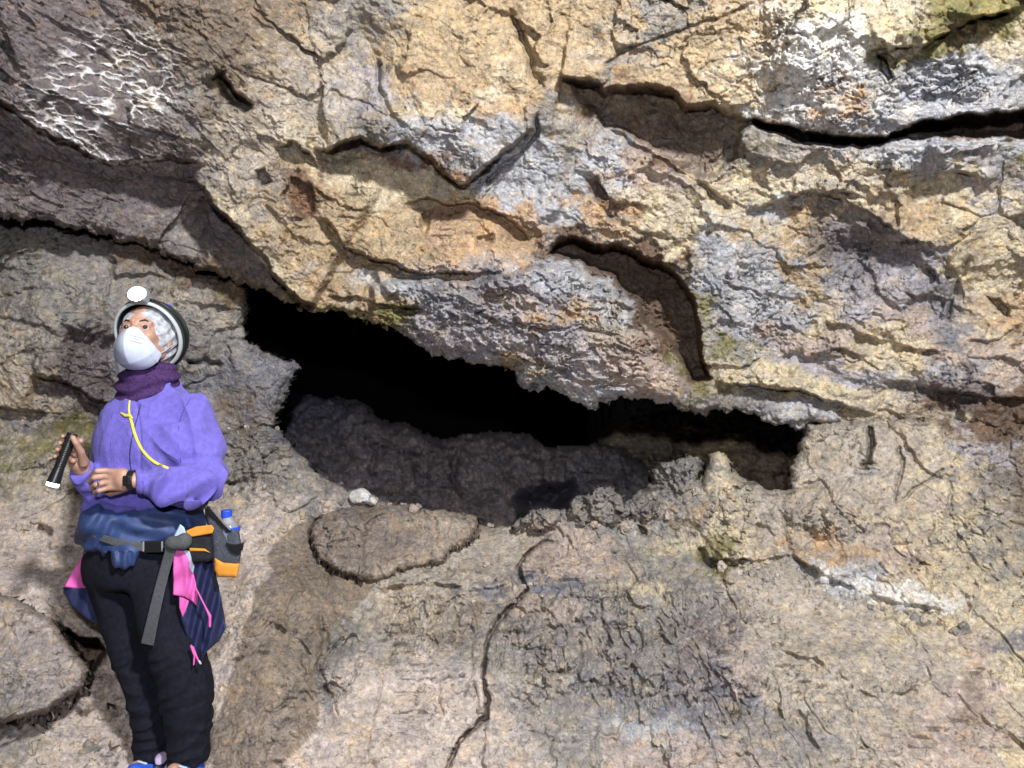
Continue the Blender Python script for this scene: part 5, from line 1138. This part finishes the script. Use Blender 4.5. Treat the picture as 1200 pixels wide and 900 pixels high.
# ---- water bottle in the pocket
def bottle_mat():
    m, N, L, B = nt('clear_plastic'); B.inputs['Base Color'].default_value = (.82, .87, .94, 1); B.inputs['Roughness'].default_value = .08; B.inputs['Transmission Weight'].default_value = .75; B.inputs['IOR'].default_value = 1.33
    return m
bt = empty('water_bottle', P3(267, 650, -.10)); tag(bt, 'clear plastic water bottle with blue cap in the waist pack pocket', 'bottle')
bax = P3(266, 606, -.115); bbx = P3(271, 650, -.115)
surface('bottle_body', lambda p: chain(p, [bax, P3(267, 611, -.115), P3(268.5, 619, -.115), bbx], [.013, .020, .031, .031], .008), P3(269, 630, -.115) - .11, P3(269, 630, -.115) + .11, .0025, bottle_mat(), bt)
cp = P3(265.5, 602, -.115)
surface('cap', lambda p: smax(vlen((p - cp)[..., :2]) - .0175 - .0006 * np.sin(40 * np.arctan2((p - cp)[..., 1], (p - cp)[..., 0])), np.abs((p - cp)[..., 2]) - .013, .003), cp - .03, cp + .03, .0018, M_BLUEP, bt)
lb = P3(269.5, 619.5, -.115); surface('label', lambda p: smax(np.abs(vlen((p - lb)[..., :2]) - .0315) - .0015, np.abs((p - lb)[..., 2]) - .008, .001), lb - .045, lb + .045, .0018, M_BLUEP, bt)
# ---- torch in the right hand
th = empty('torch', TA); tag(th, 'black hand torch with lit lens held in the raised hand', 'torch')
surface('barrel', lambda p: smax(cone(p, TA, TA + (TB - TA) * .80, .0155, .0155), -((p - TA) @ ax_t) - .001, .004) - .0006 * np.sin(((p - TA) @ ax_t) * 900), *(lambda a, b: (np.minimum(a, b) - .03, np.maximum(a, b) + .03))(TA, TB), .0018, M_BLACK, th)
surface('torch_head', lambda p: smax(cone(p, TA + (TB - TA) * .70, TB, .0155, .0205), ((p - TB) @ ax_t), .002), TB - .075, TB + .075, .0018, M_BLACK, th)
fb = TB + np.array([0, -.010, 0])
surface('lens', lambda p: smax(vlen((p - TB) - ((p - TB) @ ax_t)[..., None] * ax_t) - .0180, np.abs((p - TB) @ ax_t - .001) - .010, .003), TB - .04, TB + .04, .0018, M_LED2, th)
# ================================================================== camera, light, world
cam = bpy.data.objects.new('camera', bpy.data.cameras.new('camera')); COL.objects.link(cam)
cam.location = (0, 0, CAMZ); cam.rotation_euler = (math.pi / 2, 0, 0)
cam.data.sensor_width = 36; cam.data.lens = 36 * F / 1200; cam.data.clip_start = 0.05; cam.data.clip_end = 200
SC.camera = cam
def lamp(name, kind, loc, target, power, col, size=0.1, spot=None, blend=0.6):
    l = bpy.data.lights.new(name, kind); l.energy = power; l.color = col
    if kind in ('POINT', 'SPOT'): l.shadow_soft_size = size
    if spot: l.spot_size = math.radians(spot); l.spot_blend = blend
    o = bpy.data.objects.new(name, l); COL.objects.link(o); o.location = loc
    d = Vector(target) - Vector(loc); o.rotation_euler = d.to_track_quat('-Z', 'Y').to_euler()
    return o
lamp('work_lamp', 'SPOT', (1.35, -0.9, 4.0), (0.6, 3.8, 1.8), 1950, (1.0, 0.98, 0.94), 0.16, spot=120, blend=1.0)
lamp('camera_fill', 'POINT', (0.0, -0.3, 1.8), (0, 4, 1.5), 265, (0.97, 0.96, 1.0), 0.05)  # fill light added near the camera to soften shadows and lift the caver
lamp('headlamp_beam', 'SPOT', tuple(LC + f_ * .05), tuple(LC + f_ * 3), 30, (0.92, 1.0, 0.97), 0.02, spot=110, blend=1.0)
lamp('torch_beam', 'SPOT', tuple(TB + ax_t * .02), tuple(TB + ax_t), 3, (0.93, 0.97, 1.0), 0.015, spot=60, blend=.8)
w = bpy.data.worlds.new('World'); SC.world = w; w.use_nodes = True
bg = w.node_tree.nodes['Background']; bg.inputs[0].default_value = (0.75, 0.8, 1.0, 1); bg.inputs[1].default_value = 0.012
SC.view_settings.view_transform = 'Standard'; SC.view_settings.look = 'None'; SC.view_settings.exposure = -0.08; SC.view_settings.gamma = 1.0
SC.view_settings.use_curve_mapping = False
SC.cycles.max_bounces = 4; SC.cycles.diffuse_bounces = 3; SC.cycles.use_denoising = True
SC.cycles.caustics_reflective = False; SC.cycles.caustics_refractive = False
